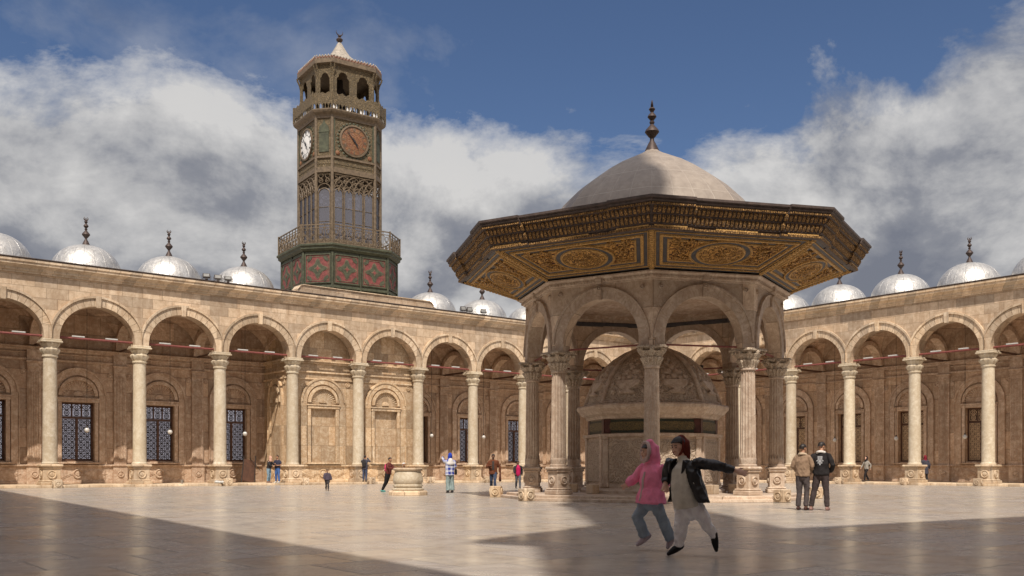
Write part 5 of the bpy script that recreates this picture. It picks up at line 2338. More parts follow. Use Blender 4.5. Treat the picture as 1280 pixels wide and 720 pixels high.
def head(mb, c, face, tilt=0.0, k=1.0):
    """skull, jaw, nose, ears; c = centre of the head, face = direction it looks"""
    c = Vector(c)
    f = Vector(face).normalized()
    s = f.cross(Vector((0, 0, 1))).normalized()
    u = s.cross(f)

    def pt(a, b_, d):
        return tuple(c + (s * a + f * b_ + u * d) * k)

    def ell(a, b_, d, ra, rb, rd, n=16, m=11):
        rings = []
        for j in range(m + 1):
            t = -math.pi / 2 + math.pi * j / m
            cr = max(math.cos(t), 1e-3)
            rings.append([pt(a + ra * cr * math.cos(2 * math.pi * i / n), b_ + rb * cr * math.sin(2 * math.pi * i / n), d + rd * math.sin(t)) for i in range(n)])
        mb.rings(rings)
    ell(0, -.012, .022, .076, .094, .092)
    ell(0, .022, -.045, .055, .062, .068)
    ell(0, .060, -.088, .030, .024, .022, 10, 7)
    ell(0, .088, -.012, .012, .020, .024, 10, 7)
    ell(0, .098, -.026, .014, .014, .011, 10, 7)
    for q in (-1, 1):
        ell(q * .076, -.006, -.008, .010, .020, .030, 10, 7)
        ell(q * .036, .066, -.03, .022, .018, .022, 10, 7)
    return lambda a, b_, d: Vector(pt(a, b_, d))


def face_bits(parent, at, k=1.0):
    for q in (-1, 1):
        b = MB()
        b.ellipsoid(at(q * .031, .0765, .004), (.0085 * k, .0085 * k, .006 * k), 8, 6)
        b.build('eye', EYE_M, parent, 60)
        b = MB()
        b.tube([at(q * .014, .086, .024), at(q * .032, .086, .030), at(q * .050, .074, .024)], .0032 * k, 6)
        b.build('eyebrow', HAIR, parent, 60)
    b = MB()
    b.tube([at(-.020, .074, -.056), at(-.008, .084, -.054), at(.008, .084, -.054), at(.020, .074, -.056)], .0065 * k, 6)
    b.build('mouth', LIP, parent, 60)


def hair_cap(at, low=-.02, front=.05, k=1.0, n=18, bulk=1.0):
    """a close crop of hair over the skull, leaving the face free"""
    b = MB()
    rings = []
    m = 9
    for j in range(m + 1):
        t = math.pi / 2 * j / m
        cr = max(math.cos(t), 1e-3)
        ring = []
        for i in range(n):
            a = 2 * math.pi * i / n
            x, y = .084 * bulk * cr * math.cos(a), .102 * bulk * cr * math.sin(a)
            z = .028 + .094 * bulk * math.sin(t)
            if y > front and z < .062:
                z = .062 + (z - .028) * .3
            ring.append(tuple(at(x, -.014 + y, z)))
        rings.append(ring)
    low_ring = []
    for i in range(n):
        a = 2 * math.pi * i / n
        x, y = .080 * bulk * math.cos(a), .100 * bulk * math.sin(a)
        z = low - .02 if y < -.02 else (low + .045 if y < front else .064)
        low_ring.append(tuple(at(x, -.014 + y, z)))
    b.rings([low_ring] + rings, 0, True, True)
    return b


def person(label, pos, facing, H=1.75, skin='tan', top=(.1, .1, .1), top_len=.92, sleeves=True, trousers=(.05, .06, .09), flare=1.0, shoes=(.03, .03, .03),
           hair='hair', scarf=None, pose=None, vox=.02, bulk=1.0, plaid=None, extra=None, group='visitors in the courtyard', top_name='jacket', face=False, girth=1.0):
    """a whole figure in its own frame: it looks along -y, feet at the origin, facing = turn about z in degrees"""
    k = H / 1.75
    E_ = empty('person', pos, R_(facing), label, 'person', group)
    j = dict(lean=(0, 0), hipz=.93,
             kneeL=(.10, -.02, .50), kneeR=(-.10, -.02, .50), ankL=(.10, .03, .085), ankR=(-.10, .03, .085),
             elbL=(.27, .04, 1.15), elbR=(-.27, .04, 1.15), hanL=(.28, -.06, .90), hanR=(-.28, -.06, .90),
             look=(0, -1, 0), toeL=(.03, -1, 0), toeR=(-.03, -1, 0), headoff=(0, 0, 0))
    j.update(pose or {})

    def v(p):
        return Vector(p) * k
    lx, ly = j['lean']
    hz = j['hipz']
    pel = Vector((0, 0, hz))
    che = Vector((lx * .7, ly * .7, hz + .38))
    neck = Vector((lx, ly, hz + .56))
    hc = neck + Vector((lx * .15, ly * .15 - .02, .155)) + Vector(j['headoff'])
    shL, shR = che + Vector((.165 * bulk, .01, .080)), che + Vector((-.165 * bulk, .01, .080))
    hipL, hipR = pel + Vector((.085, 0, -.01)), pel + Vector((-.085, 0, -.01))
    g = girth
    body = MB()
    sweep(body, [v(pel + Vector((0, 0, -.04))), v(pel + Vector((0, 0, .10))), v(lerp(pel, che, .6)), v(che), v(che + Vector((0, 0, .12)))],
          [(.15 * k, .10 * k), (.135 * k * g, .095 * k * g), (.145 * k, .10 * k), (.16 * k, .105 * k), (.12 * k, .075 * k)])
    sweep(body, [v(che + Vector((0, 0, .1))), v(neck), v(hc + Vector((0, .02, -.05)))], [.062 * k, .052 * k, .05 * k])
    at = head(body, v(hc), j['look'], 0, k)
    for s, e, h in ((shL, j['elbL'], j['hanL']), (shR, j['elbR'], j['hanR'])):
        sweep(body, [v(s), v(lerp(s, e, .5)), v(e), v(lerp(e, h, .5)), v(h)], [.05 * k, .045 * k, .037 * k, .035 * k, .026 * k])
        hand(body, v(h), v(e), .2, k)
    for hp, kn, an, toe in ((hipL, j['kneeL'], j['ankL'], j['toeL']), (hipR, j['kneeR'], j['ankR'], j['toeR'])):
        sweep(body, [v(hp), v(lerp(hp, kn, .5)), v(kn), v(lerp(kn, an, .4)), v(an)], [.085 * k, .072 * k, .055 * k, .052 * k, .038 * k])
        an_, td = Vector(an), Vector(toe).normalized()
        sweep(body, [v(an_ - td * .05 + Vector((0, 0, -.045))), v(an_ + td * .07 + Vector((0, 0, -.05))), v(an_ + td * .15 + Vector((0, 0, -.06)))], [.034 * k, .036 * k, .026 * k], (td.y, -td.x, 0))
    fuse(body, 'body', SKIN[skin], vox * .8, E_, 2)
    # trousers
    tb = MB()
    sweep(tb, [v(pel + Vector((0, 0, -.06))), v(pel + Vector((0, 0, .08)))], [(.165 * k * g, .118 * k * g), (.15 * k * g, .112 * k * g)])
    for hp, kn, an in ((hipL, j['kneeL'], j['ankL']), (hipR, j['kneeR'], j['ankR'])):
        sweep(tb, [v(hp), v(lerp(hp, kn, .5)), v(kn), v(lerp(kn, an, .5)), v(lerp(kn, an, .95))],
              [.100 * k * g, .088 * k * g, .070 * k * flare, .066 * k * flare ** 1.5, .060 * k * flare ** 2], round_ends=False)
    fuse(tb, 'trousers', cloth(trousers, 'trouser_cloth'), vox, E_, 3, .012, 8)
    # upper garment
    ub = MB()
    zlow = top_len * 1.0
    low = Vector((lx * .05, ly * .05, zlow))
    sweep(ub, [v(low), v(lerp(low, che, .4)), v(che), v(che + Vector((0, 0, .10))), v(che + Vector((0, 0, .165)))],
          [(.185 * k * g * bulk, .135 * k * g * bulk), (.175 * k * g * bulk, .13 * k * g), (.19 * k * bulk, .13 * k), (.17 * k * bulk, .105 * k), (.08 * k, .075 * k)], round_ends=False)
    for s in (shL, shR):
        sweep(ub, [v(che + Vector((0, .005, .135))), v(lerp(che + Vector((0, .005, .125)), s, .55)), v(s)], [.068 * k, .066 * k, .062 * k])
    for s, e, h in ((shL, j['elbL'], j['hanL']), (shR, j['elbR'], j['hanR'])):
        end = lerp(e, h, .90) if sleeves else lerp(s, e, .65)
        pts = [v(s), v(lerp(s, e, .5)), v(e), v(lerp(e, h, .5)), v(end)] if sleeves else [v(s), v(lerp(s, e, .35)), v(end)]
        sweep(ub, pts, [.064 * k * bulk, .060 * k * bulk, .054 * k * bulk, .049 * k * bulk, .042 * k * bulk][:len(pts)])
    fuse(ub, top_name, cloth(top, 'top_cloth', plaid=plaid), vox, E_, 3, .018, 7)
    # shoes
    for an, toe in ((j['ankL'], j['toeL']), (j['ankR'], j['toeR'])):
        sb = MB()
        an_, td = Vector(an), Vector(toe).normalized()
        sweep(sb, [v(an_ - td * .065 + Vector((0, 0, -.035))), v(an_ + td * .03 + Vector((0, 0, -.035))), v(an_ + td * .12 + Vector((0, 0, -.048))), v(an_ + td * .185 + Vector((0, 0, -.056)))],
              [(.038 * k, .046 * k), (.044 * k, .05 * k), (.046 * k, .038 * k), (.034 * k, .028 * k)], (td.y, -td.x, 0))
        sb.build('shoe', cloth(shoes, 'shoe_leather', .5), E_, 60)
    if hair == 'hair':
        hair_cap(at, -.01, k=k).build('hair', HAIR, E_, 60)
    if scarf:
        b = MB()
        f = Vector(j['look']).normalized()
        c0 = v(hc)
        sd = f.cross(Vector((0, 0, 1)))
        sweep(b, [c0 + Vector((0, 0, -.20)) * k, c0 - f * .018 * k + Vector((0, 0, -.10)) * k, c0 - f * .035 * k, c0 - f * .030 * k + Vector((0, 0, .065)) * k],
              [(.13 * k, .11 * k), (.095 * k, .085 * k), (.102 * k, .098 * k), (.088 * k, .090 * k)], sd)
        fuse(b, 'headscarf', cloth(scarf, 'scarf_cloth'), vox, E_, 2)
    if face:
        face_bits(E_, at, k)
    if extra:
        extra(E_, v, j, dict(pel=pel, che=che, neck=neck, hc=hc, at=at, k=k, shL=shL, shR=shR))
    return E_


def ground(px, Y, z=0.0):
    return Vector(((px - 640) / F * Y, Y, z))


def bag_on_back(col, w=.15, h=.21, name='backpack'):
    def f(E_, v, j, q):
        b = MB()
        c = q['che'] + Vector((0, .17, -.06))
        sweep(b, [v(c + Vector((0, 0, -h))), v(c), v(c + Vector((0, 0, h * .8)))], [(w * .9, .07), (w, .09), (w * .75, .06)])
        o = fuse(b, name, cloth(col, 'bag_cloth'), .025, E_, 2)
    return f


WALK = dict(kneeL=(.09, -.20, .52), ankL=(.09, -.26, .10), kneeR=(-.09, .04, .50), ankR=(-.09, .30, .12), elbL=(.26, .14, 1.16), hanL=(.26, .10, .92), elbR=(-.26, -.10, 1.16), hanR=(-.24, -.26, .98))
HOLD = dict(elbL=(.27, .02, 1.15), hanL=(.10, -.24, 1.16), elbR=(-.27, .02, 1.15), hanR=(-.08, -.24, 1.16))
SHOOT = dict(elbL=(.30, -.16, 1.34), hanL=(.08, -.26, 1.58), elbR=(-.30, -.16, 1.34), hanR=(-.08, -.26, 1.58))
POCKET = dict(elbL=(.30, .06, 1.16), hanL=(.22, -.10, .98), elbR=(-.30, .06, 1.16), hanR=(-.22, -.10, .98))

# two young men on the right, seen from behind
Ym = 24.85


def collar(col):
    def f(E_, v, j, q):
        b = MB()
        n = q['neck'] + Vector((0, .0, -.03))
        pts = [v(n + Vector((.095 * math.cos(a), .085 * math.sin(a) + .01, .035 * math.sin(a)))) for a in [2 * math.pi * i / 20 for i in range(20)]]
        b.tube(pts, .034, 8, 0, True)
        b.build('collar', cloth(col, 'collar_fleece'), E_, 60)
    return f


def jacket_back(E_, v, j, q):
    collar((.75, .72, .68))(E_, v, j, q)
    # pale crest printed on the back of the jacket
    b = MB()
    c = q['che'] + Vector((0, 0, -.02))
    yb = .152

    def plate(x0, x1, z0, z1, cut=.0):
        p = [(x0 + cut, z0), (x1 - cut, z0), (x1, z0 + cut), (x1, z1 - cut), (x1 - cut, z1), (x0 + cut, z1), (x0, z1 - cut), (x0, z0 + cut)]
        b.rings([[tuple(v(c + Vector((x, yb - .035 - .6 * x * x, z)))) for x, z in p], [tuple(v(c + Vector((x, yb - .6 * x * x, z)))) for x, z in p]])
    for z in (.062, .030, -.002):
        plate(-.058, -.004, z, z + .026, .006)
        plate(.004, .058, z, z + .026, .006)
    plate(-.085, -.045, -.045, -.012, .012)
    plate(.045, .085, -.045, -.012, .012)
    plate(-.040, .040, -.060, -.012, .014)
    plate(-.062, -.018, -.098, -.066, .012)
    plate(.018, .062, -.098, -.066, .012)
    plate(-.016, .016, -.140, -.066, .008)
    b.build('back_emblem', cloth((.42, .43, .45), 'grey_print'), E_)


def P_local(dx, dy, z):
    return (dx, dy, z)


person('young man in tan jacket with cream collar, standing left of the black jacketed man', ground(1003.5, Ym + .15), 148, 1.74, 'tan', (.27, .185, .125), .90, trousers=(.075, .062, .062), shoes=(.06, .03, .025),
       pose=dict(elbL=(.26, .0, 1.16), hanL=(.20, -.22, 1.02), elbR=(-.26, .02, 1.16), hanR=(-.16, -.22, 1.02), look=(-.55, -.82, -.15), headoff=(0, -.03, -.01), ankL=(.12, .0, .085), ankR=(-.09, .05, .085)), vox=.014, bulk=1.06, extra=collar((.50, .40, .29)), group=None)
person('young man in black jacket with a pale crest on its back and white collar', ground(1026.5, Ym), 150, 1.80, 'tan', (.020, .018, .019), .90, trousers=(.055, .042, .042), shoes=(.30, .18, .16),
       pose=dict(POCKET, look=(-.62, -.80, -.40), headoff=(0, -.05, -.02), kneeL=(.17, .0, .5), ankL=(.24, .06, .085), kneeR=(-.12, -.01, .5), ankR=(-.15, .0, .085)), vox=.014, bulk=1.08, extra=jacket_back, group=None)

# far visitors, left to right
yst = -.45
x = local_x(336, yst, Lp)
person('woman in pink headscarf and black top hugging a man by the porch', Lp(x, yst, Z_STEP), 72, 1.70, 'fair', (.03, .028, .03), .95, trousers=(.20, .30, .38), shoes=(.2, .12, .1), scarf=(.50, .30, .22), hair=None,
       pose=dict(lean=(.0, -.10), elbL=(.22, -.24, 1.2), hanL=(.10, -.38, 1.25), elbR=(-.22, -.2, 1.15), hanR=(-.1, -.36, 1.10)), vox=.024)
x = local_x(346, yst, Lp)
person('man in navy t-shirt and blue jeans hugged by a woman in pink headscarf', Lp(x, yst - .1, Z_STEP), -20, 1.74, 'tan', (.035, .036, .06), .93, sleeves=False, trousers=(.06, .13, .34), shoes=(.6, .6, .58),
       pose=dict(elbL=(.30, -.04, 1.14), hanL=(.02, -.22, 1.10), elbR=(-.30, -.04, 1.14), hanR=(-.02, -.20, 1.16), ankL=(.13, 0, .085), ankR=(-.12, .02, .085)), vox=.024, bulk=1.08)
person('toddler in a dark suit walking alone across the sunny paving', ground(409, 45.6), 10, 1.02, 'tan', (.07, .055, .075), .90, trousers=(.045, .040, .042), pose=dict(WALK, elbL=(.30, .0, 1.15), hanL=(.36, -.05, .95)), vox=.022, bulk=1.2, girth=1.3)
x = local_x(456.5, yst - .2, Lp)
person('man with black backpack taking a photo of the porch column', Lp(x, yst - .15, Z_STEP), 170, 1.80, 'tan', (.055, .055, .075), .85, trousers=(.06, .075, .13), pose=SHOOT, vox=.024, bulk=1.05, extra=bag_on_back((.03, .028, .03)))


def pink_bag(E_, v, j, q):
    bag_on_back((.55, .06, .15), .12, .17)(E_, v, j, q)


person('girl in maroon jacket with pink backpack leaning against the well head', ground(485, 43.5), 62, 1.58, 'tan', (.13, .035, .03), .92, trousers=(.02, .018, .02), shoes=(.10, .32, .30),
       pose=dict(lean=(0, -.10), kneeL=(.08, .14, .5), ankL=(.08, .42, .10), kneeR=(-.08, .10, .5), ankR=(-.08, .30, .09), elbL=(.24, -.22, 1.2), hanL=(.14, -.42, 1.22), elbR=(-.24, -.20, 1.2), hanR=(-.1, -.42, 1.2)), vox=.022, extra=pink_bag)
person('child in a white cap peering over the well head from behind', ground(503, 40.1), 40, 1.32, 'tan', (.045, .04, .045), .92, trousers=(.05, .05, .06), scarf=None, vox=.022,
       pose=dict(lean=(0, -.12), elbL=(.24, -.24, 1.25), hanL=(.14, -.42, 1.34), elbR=(-.24, -.24, 1.25), hanR=(-.14, -.42, 1.34)),
       extra=lambda E_, v, j, q: hair_cap(q['at'], .02, .05, q['k'], bulk=1.06).build('cap', cloth((.65, .62, .58), 'cap_cloth'), E_, 60))


def blue_extra(E_, v, j, q):
    b = MB()
    c = Vector((-.27, .02, .95))
    sweep(b, [v(c + Vector((0, 0, -.10))), v(c + Vector((0, 0, .08)))], [(.05, .11), (.045, .10)])
    b.build('handbag', cloth((.02, .018, .02), 'bag_leather'), E_, 60)
    b = MB()
    n = q['neck'] + Vector((0, .03, -.03))
    sweep(b, [v(n + Vector((0, .06, -.16))), v(n + Vector((0, .02, 0)))], [(.17, .10), (.11, .10)])
    fuse(b, 'white_shawl', cloth((.62, .60, .58), 'shawl_cloth'), .02, E_, 2)


person('woman in blue headscarf and blue white plaid shirt, raising a phone', ground(562.5, 42.3), 205, 1.74, 'tan', (.025, .045, .30), .78, trousers=(.25, .32, .32), flare=1.28, shoes=(.03, .03, .035), scarf=(.02, .055, .42), hair=None,
       pose=dict(elbL=(.22, -.16, 1.40), hanL=(.28, -.22, 1.60), elbR=(-.25, .0, 1.16), hanR=(-.2, -.2, 1.0)), vox=.018, bulk=1.15, plaid=(.62, .64, .70), extra=blue_extra)


def hold_bag(E_, v, j, q):
    b = MB()
    c = Vector((.33, -.02, .66))
    sweep(b, [v(c + Vector((0, 0, -.16))), v(c + Vector((0, 0, .16)))], [(.06, .12), (.04, .08)])
    b.build('hand_bag', cloth((.10, .03, .018), 'bag_leather'), E_, 60)
    b = MB()
    sweep(b, [v(q['che'] + Vector((0, -.135, -.30))), v(q['che'] + Vector((0, -.135, .10)))], [(.06, .02), (.05, .02)])
    b.build('shirt_front', cloth((.06, .05, .045), 'shirt_cloth'), E_, 60)


person('man in brown jacket and jeans walking towards the viewer', ground(616.5, 45.6), 0, 1.76, 'dark', (.13, .045, .022), .80, trousers=(.05, .065, .11), pose=dict(WALK, elbR=(-.30, .0, 1.15), hanR=(-.14, -.22, 1.20), elbL=(.30, .05, 1.15), hanL=(.32, .0, .88)), vox=.02, bulk=1.15, extra=hold_bag)


def vest(E_, v, j, q):
    b = MB()
    c = q['che']
    sweep(b, [v(Vector((0, -.025, .92))), v(lerp(Vector((0, -.03, .92)), c + Vector((0, -.03, 0)), .5)), v(c + Vector((0, -.03, .02))), v(c + Vector((0, -.02, .13)))], [(.13, .14), (.13, .14), (.13, .135), (.08, .08)])
    fuse(b, 'vest', cloth((.42, .012, .085), 'vest_cloth'), .02, E_, 2)


person('girl in magenta vest and black jacket walking beside the pavilion', ground(647.5, 49.5), 8, 1.46, 'dark', (.025, .022, .024), .84, trousers=(.085, .09, .11), pose=WALK, vox=.02, bulk=1.15, extra=vest)
yr = .9
x = local_x(1083, yr, Rp)
person('woman in grey jacket and black headscarf walking under the right arcade', Rp(x, yr, Z_STEP), -68, 1.72, 'fair', (.30, .285, .26), .86, trousers=(.02, .018, .02), scarf=(.018, .014, .016), hair=None, pose=WALK, vox=.024, extra=bag_on_back((.02, .02, .02), .10, .16))
x = local_x(1156.5, 1.1, Rp)
person('person in long dark coat and red headscarf half hidden by a column', Rp(x, 1.1, Z_STEP), 175, 1.75, 'tan', (.055, .055, .075), .55, trousers=(.03, .03, .035), scarf=(.20, .02, .035), hair=None, vox=.024, bulk=1.1)


# ------------------------------------------------------------------ the two running in the foreground
def runner(label, Y, J, skin, k, parts):
    """J: joints as (photo column, photo row, metres nearer or farther than Y)"""
    o = Vector(((J['root'][0] - 640) / F * Y, Y, 0))
    E_ = empty('person', o, 0, label, 'person')

    def p(name_or):
        a = J[name_or] if isinstance(name_or, str) else name_or
        yy = Y + (a[2] if len(a) > 2 else 0)
        q = P(a[0], a[1], Y)                # size set by the figure's own distance
        return Vector((q.x - o.x, yy - Y, q.z))
    parts(E_, p, k)
    return E_


def woman(E_, p, k):
    body = MB()
    face = Vector((-.80, -.60, -.22))
    side = Vector((.62, -.78, 0))
    pel = (p('hipL') + p('hipR')) / 2
    che = (p('shL') + p('shR')) / 2 + Vector((0, 0, -.10))
    neck = p('neck')
    sweep(body, [pel + Vector((0, 0, -.05)), lerp(pel, che, .35), lerp(pel, che, .75), che + Vector((0, 0, .02)), che + Vector((0, 0, .09))], [(.11, .085), (.13, .11), (.145, .115), (.13, .10), (.08, .065)], side)
    sweep(body, [che + Vector((0, 0, .06)), neck, p('head') + Vector((.01, 0, -.04))], [.065, .055, .052])
    at = head(body, p('head'), face, 0, 1.0)
    for s, e, h in (('shL', 'elL', 'haL'), ('shR', 'elR', 'haR')):
        s, e, h = p(s), p(e), p(h)
        sweep(body, [s, lerp(s, e, .5), e, lerp(e, h, .5), h], [.040, .044, .040, .036, .027])
        hand(body, h, e, .5, 1.0, (.2, -.9, .4), .1)
    for hp, kn, an, to in (('hipL', 'knL', 'anL', 'toL'), ('hipR', 'knR', 'anR', 'toR')):
        hp, kn, an, to = p(hp), p(kn), p(an), p(to)
        sweep(body, [hp, lerp(hp, kn, .5), kn, lerp(kn, an, .4), an], [.070, .066, .054, .050, .036])
        sweep(body, [an, lerp(an, to, .5), to], [.042, .038, .028])
    fuse(body, 'body', SKIN['fair'], .009, E_, 2)
    face_bits(E_, at)
    # loose white trousers
    b = MB()
    sweep(b, [pel + Vector((.0, 0, -.10)), pel + Vector((0, 0, .02)), pel + Vector((0, 0, .12))], [(.14, .115), (.15, .13), (.158, .14)], side)
    for hp, kn, an, r in (('hipL', 'knL', 'anL', (.098, .090, .074, .062, .046, .042)), ('hipR', 'knR', 'anR', (.115, .104, .080, .068, .052, .045))):
        hp, kn, an = p(hp), p(kn), p(an)
        sweep(b, [hp, lerp(hp, kn, .55), kn, lerp(kn, an, .45), lerp(kn, an, .86), lerp(kn, an, .97)], list(r), round_ends=False)
    fuse(b, 'trousers', cloth((.90, .87, .93), 'white_trouser_cloth'), .009, E_, 2, .020, 10)
    # white knitted sweater with high neck
    b = MB()
    f2 = Vector((-.78, -.62, 0))
    sweep(b, [pel + Vector((0, 0, -.035)) + f2 * .030, lerp(pel, che, .25) + f2 * .05, lerp(pel, che, .6) + f2 * .055, che + f2 * .03, che + Vector((0, 0, .10)), neck + Vector((0, 0, -.0)), neck + Vector((0, 0, .045))],
          [(.178, .158), (.178, .155), (.168, .14), (.155, .12), (.105, .085), (.066, .064), (.060, .058)], side, round_ends=False)
    fuse(b, 'sweater', cloth((.60, .56, .49), 'knitted_sweater'), .010, E_, 3, .008, 7)
    # black leather jacket, open at the front: a back shell, two flaps and the sleeves
    b = MB()
    top_z = che.z + .13
    bot_z = pel.z + .02
    rings = []
    NA = 26
    for j in range(9):
        t = j / 8
        c = lerp(pel + Vector((.02, 0, .02)), che + Vector((0, 0, .13)), t)
        ra, rb = ((.225, .195), (.22, .19), (.212, .185), (.205, .178), (.20, .17), (.195, .158), (.185, .145), (.15, .118), (.095, .088))[j]
        open_ = (1.02, .92, .82, .74, .68, .62, .58, .55, .5)[j]
        outer, inner = [], []
        for i in range(NA + 1):
            # the angle runs from one front edge round the back to the other
            a = open_ * 1.0 + (2 * math.pi - 2 * open_) * i / NA
            flare = 1 + (.34 * (1 - t) ** 1.3 if (i < 5 or i > NA - 5) else .10 * (1 - t))
            d = f2 * (rb * math.cos(a) * flare) + side.normalized() * (ra * math.sin(a) * flare)
            outer.append(c + d)
            inner.append(c + d * .93)
        rings.append([tuple(q) for q in outer] + [tuple(q) for q in reversed(inner)])
    b.rings(rings)
    for s, e, h in (('shL', 'elL', 'haL'), ('shR', 'elR', 'haR')):
        s, e, h = p(s), p(e), p(h)
        sweep(b, [lerp(s, che, .25), s, lerp(s, e, .5), e, lerp(e, h, .5), lerp(e, h, .92)], [.074, .074, .068, .060, .054, .046], round_ends=False)
    jk = fuse(b, 'jacket', cloth((.014, .012, .013), 'black_leather', .42, .5), .010, E_, 2, .013, 9)
    b = MB()
    q = lerp(pel, che, .5)
    b.tube([q + side.normalized() * .19 + f2 * .10 + Vector((0, -.01, .06)), q + side.normalized() * .215 + f2 * .055 + Vector((0, -.015, -.09))], .006, 6)
    b.build('zip', M['lamp_white'], jk)
    for sgn in (-1, 1):
        b = MB()
        base = che + Vector((0, 0, .10)) + f2 * .10 + side.normalized() * .095 * sgn
        w = side.normalized() * sgn
        pts = [base + Vector((0, 0, .03)) + w * .01, base + w * .06 + Vector((0, 0, .0)), base + w * .05 - Vector((0, 0, .06)), base + w * .01 - Vector((0, 0, .14)) + f2 * .03]
        b.rings([[tuple(q_ + f2 * .035) for q_ in pts], [tuple(q_ + f2 * .06) for q_ in pts]])
        b.build('lapel', cloth((.014, .012, .013), 'black_leather', .42, .5), jk)
    # rust red headscarf with a dark band at the brow
    b = MB()
    hd = p('head')
    fh = Vector((-.80, -.60, 0)).normalized()
    sh = Vector((.60, -.80, 0))
    sweep(b, [neck + Vector((.045, .03, .0)), neck + Vector((.040, .025, .06)), hd - fh * .070 + Vector((0, 0, -.02)), hd - fh * .070 + Vector((0, 0, .055)), hd - fh * .050 + Vector((0, 0, .095))],
          [(.060, .055), (.075, .07), (.105, .10), (.098, .092), (.060, .06)], sh)
    fuse(b, 'headscarf', cloth((.13, .022, .014), 'rust_scarf'), .010, E_, 2)
    # the folded edge round the face, dark over the brow
    b = MB()
    ring = []
    for i in range(30):
        a = 2 * math.pi * i / 30
        ring.append(hd + fh * (.006 + .010 * math.cos(a)) + sh * (.088 * math.sin(a)) + Vector((0, 0, .0 - .112 * math.cos(a))))
    b.tube(ring, .017, 8, 0, True)
    b.build('scarf_edge', cloth((.13, .022, .014), 'rust_scarf'), E_, 60)
    hair_cap(at, .03, .058, 1.0, bulk=1.05).build('under_scarf', HAIR, E_, 60)
    for an, to in (('anL', 'toL'), ('anR', 'toR')):
        b = MB()
        a_, t_ = p(an), p(to)
        d = (t_ - a_).normalized()
        sweep(b, [a_ - d * .035, lerp(a_, t_, .4), lerp(a_, t_, .8), t_ + d * .015], [(.048, .050), (.047, .047), (.044, .036), (.032, .024)], Vector((0, 1, 0)))
        b.build('shoe', cloth((.012, .011, .012), 'black_shoe', .5), E_, 60)


JW = dict(root=(862, 695), head=(848, 558, 0), neck=(853, 574, 0), shL=(872, 579, -.13), shR=(840, 577, .13),
          elL=(894, 582.5, -.22), haL=(914, 588.5, -.24), elR=(836, 597, .16), haR=(833.5, 604, .10),
          hipL=(865, 629, -.06), hipR=(857, 630, .07), knL=(881, 653, -.06), anL=(892, 671, -.04), toL=(894.5, 686, -.03),
          knR=(852, 656, .02), anR=(848.5, 684, .03), toR=(837, 691.5, .01))
runner('woman in black leather jacket, white trousers and rust headscarf running', 12.05, JW, 'fair', 1.0, woman)


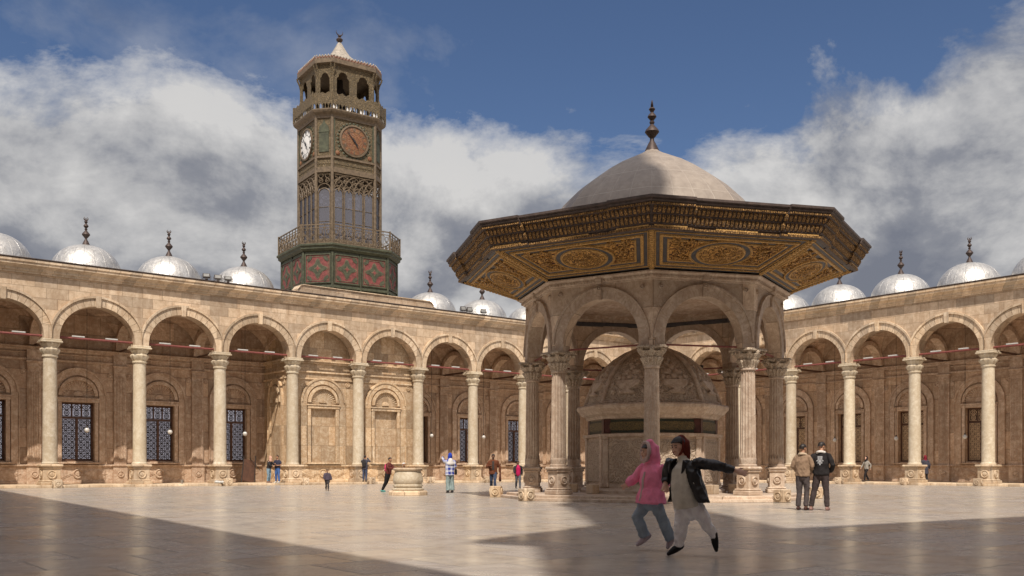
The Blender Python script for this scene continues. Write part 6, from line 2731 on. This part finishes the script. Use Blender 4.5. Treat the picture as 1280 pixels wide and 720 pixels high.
def girl(E_, p, k):
    body = MB()
    face = Vector((-.93, -.36, -.05))
    side = Vector((.40, -.92, 0))
    pel = (p('hipL') + p('hipR')) / 2
    che = (p('shL') + p('shR')) / 2 + Vector((0, 0, -.09))
    neck = p('neck')
    sweep(body, [pel + Vector((0, 0, -.05)), lerp(pel, che, .4), che, che + Vector((0, 0, .08))], [(.10, .075), (.105, .085), (.11, .09), (.07, .06)], side)
    sweep(body, [che + Vector((0, 0, .06)), neck, p('head') + Vector((.01, 0, -.04))], [.055, .046, .046])
    at = head(body, p('head'), face, 0, .93)
    for s, e, h in (('shL', 'elL', 'haL'), ('shR', 'elR', 'haR')):
        s, e, h = p(s), p(e), p(h)
        sweep(body, [s, lerp(s, e, .5), e, lerp(e, h, .5), h], [.030, .036, .034, .031, .024])
        hand(body, h, e, .4, .85, (.2, -.9, .3), .1)
    for hp, kn, an, to in (('hipL', 'knL', 'anL', 'toL'), ('hipR', 'knR', 'anR', 'toR')):
        hp, kn, an, to = p(hp), p(kn), p(an), p(to)
        sweep(body, [hp, lerp(hp, kn, .5), kn, lerp(kn, an, .4), an], [.058, .056, .048, .046, .034])
        sweep(body, [an, lerp(an, to, .5), to], [.034, .032, .024])
    fuse(body, 'body', SKIN['fair'], .009, E_, 2)
    face_bits(E_, at, .93)
    b = MB()
    sweep(b, [pel + Vector((0, 0, -.02)), pel + Vector((0, 0, .08))], [(.145, .12), (.135, .115)], side)
    for hp, kn, an in (('hipL', 'knL', 'anL'), ('hipR', 'knR', 'anR')):
        hp, kn, an = p(hp), p(kn), p(an)
        sweep(b, [hp, lerp(hp, kn, .5), kn, lerp(kn, an, .5), lerp(kn, an, .97)], [.088, .084, .072, .070, .072], round_ends=False)
    fuse(b, 'jeans', cloth((.29, .36, .44), 'denim'), .009, E_, 3, .013, 9)
    # fleecy pink coat gathered at the waist
    b = MB()
    sweep(b, [pel + Vector((0, 0, -.03)), lerp(pel, che, .30), lerp(pel, che, .52), lerp(pel, che, .75), che + Vector((0, 0, .02)), che + Vector((0, 0, .10)), neck + Vector((0, 0, .02))],
          [(.215, .205), (.190, .172), (.158, .142), (.172, .15), (.170, .14), (.125, .10), (.07, .07)], side, round_ends=False)
    for s, e, h in (('shL', 'elL', 'haL'), ('shR', 'elR', 'haR')):
        s, e, h = p(s), p(e), p(h)
        sweep(b, [lerp(s, che, .3), s, lerp(s, e, .5), e, lerp(e, h, .5), lerp(e, h, .90)], [.075, .075, .070, .062, .058, .054])
    ct = fuse(b, 'coat', cloth((.90, .27, .43), 'pink_fleece', .95), .010, E_, 2, .016, 9)
    b = MB()
    f2 = Vector((-.92, -.40, 0))
    q = [lerp(pel, che, t) + f2 * r + side.normalized() * .03 for t, r in ((.0, .19), (.3, .17), (.52, .15), (.8, .155), (1.1, .12))]
    b.tube(q, .016, 6)
    b.build('zip_band', cloth((.55, .42, .40), 'fur_trim'), ct, 60)
    # hood and its fur rim
    b = MB()
    hd = p('head')
    fh = Vector((-.93, -.36, 0)).normalized()
    sh = Vector((.36, -.93, 0))
    sweep(b, [neck + Vector((.02, 0, -.05)), neck + Vector((.04, .01, .04)), hd - fh * .060 + Vector((0, 0, -.03)), hd - fh * .062 + Vector((0, 0, .06)), hd - fh * .045 + Vector((0, 0, .115))],
          [(.10, .10), (.095, .095), (.118, .105), (.112, .098), (.07, .06)], sh)
    fuse(b, 'hood', cloth((.90, .27, .43), 'pink_fleece', .95), .010, E_, 2, .010, 9)
    b = MB()
    rr = random.Random(5)
    pts, rad = [], []
    for i in range(34):
        a = 2 * math.pi * i / 34
        c = hd + fh * (.030 + .012 * math.cos(a)) + sh * (.105 * math.sin(a)) + Vector((0, 0, .005 - .125 * math.cos(a)))
        pts.append(c)
        rad.append(.026 * rr.uniform(.75, 1.25))
    b.tube(pts, rad, 8, 0, True)
    b.build('fur_rim', cloth((.52, .40, .38), 'fur_trim'), E_, 60)
    hair_cap(at, 0, .055, .93).build('hair', HAIR, E_, 60)
    for an, to in (('anL', 'toL'), ('anR', 'toR')):
        b = MB()
        a_, t_ = p(an), p(to)
        d = (t_ - a_).normalized()
        sweep(b, [a_ - d * .05, lerp(a_, t_, .35), lerp(a_, t_, .75), t_ + d * .01], [(.044, .048), (.046, .046), (.045, .036), (.034, .024)], Vector((0, 1, 0)))
        b.build('shoe', cloth((.46, .38, .42), 'pale_trainer', .6), E_, 60)


JG = dict(root=(815, 685), head=(809, 565, 0), neck=(813.5, 579, 0), shL=(823, 585, -.12), shR=(806, 585, .10),
          elL=(829.5, 598, -.06), haL=(833, 606, .0), elR=(796, 597.5, .14), haR=(787.5, 603.5, .12),
          hipL=(818, 626, -.06), hipR=(809, 626, .05), knL=(827.5, 648, -.03), anL=(839, 675, .02), toL=(835, 683.5, .0),
          knR=(797.5, 647, .06), anR=(807.5, 672.5, .05), toR=(798, 680.5, .03))
runner('girl in pink hooded coat and blue jeans running hand in hand', 12.9, JG, 'fair', .93, girl)
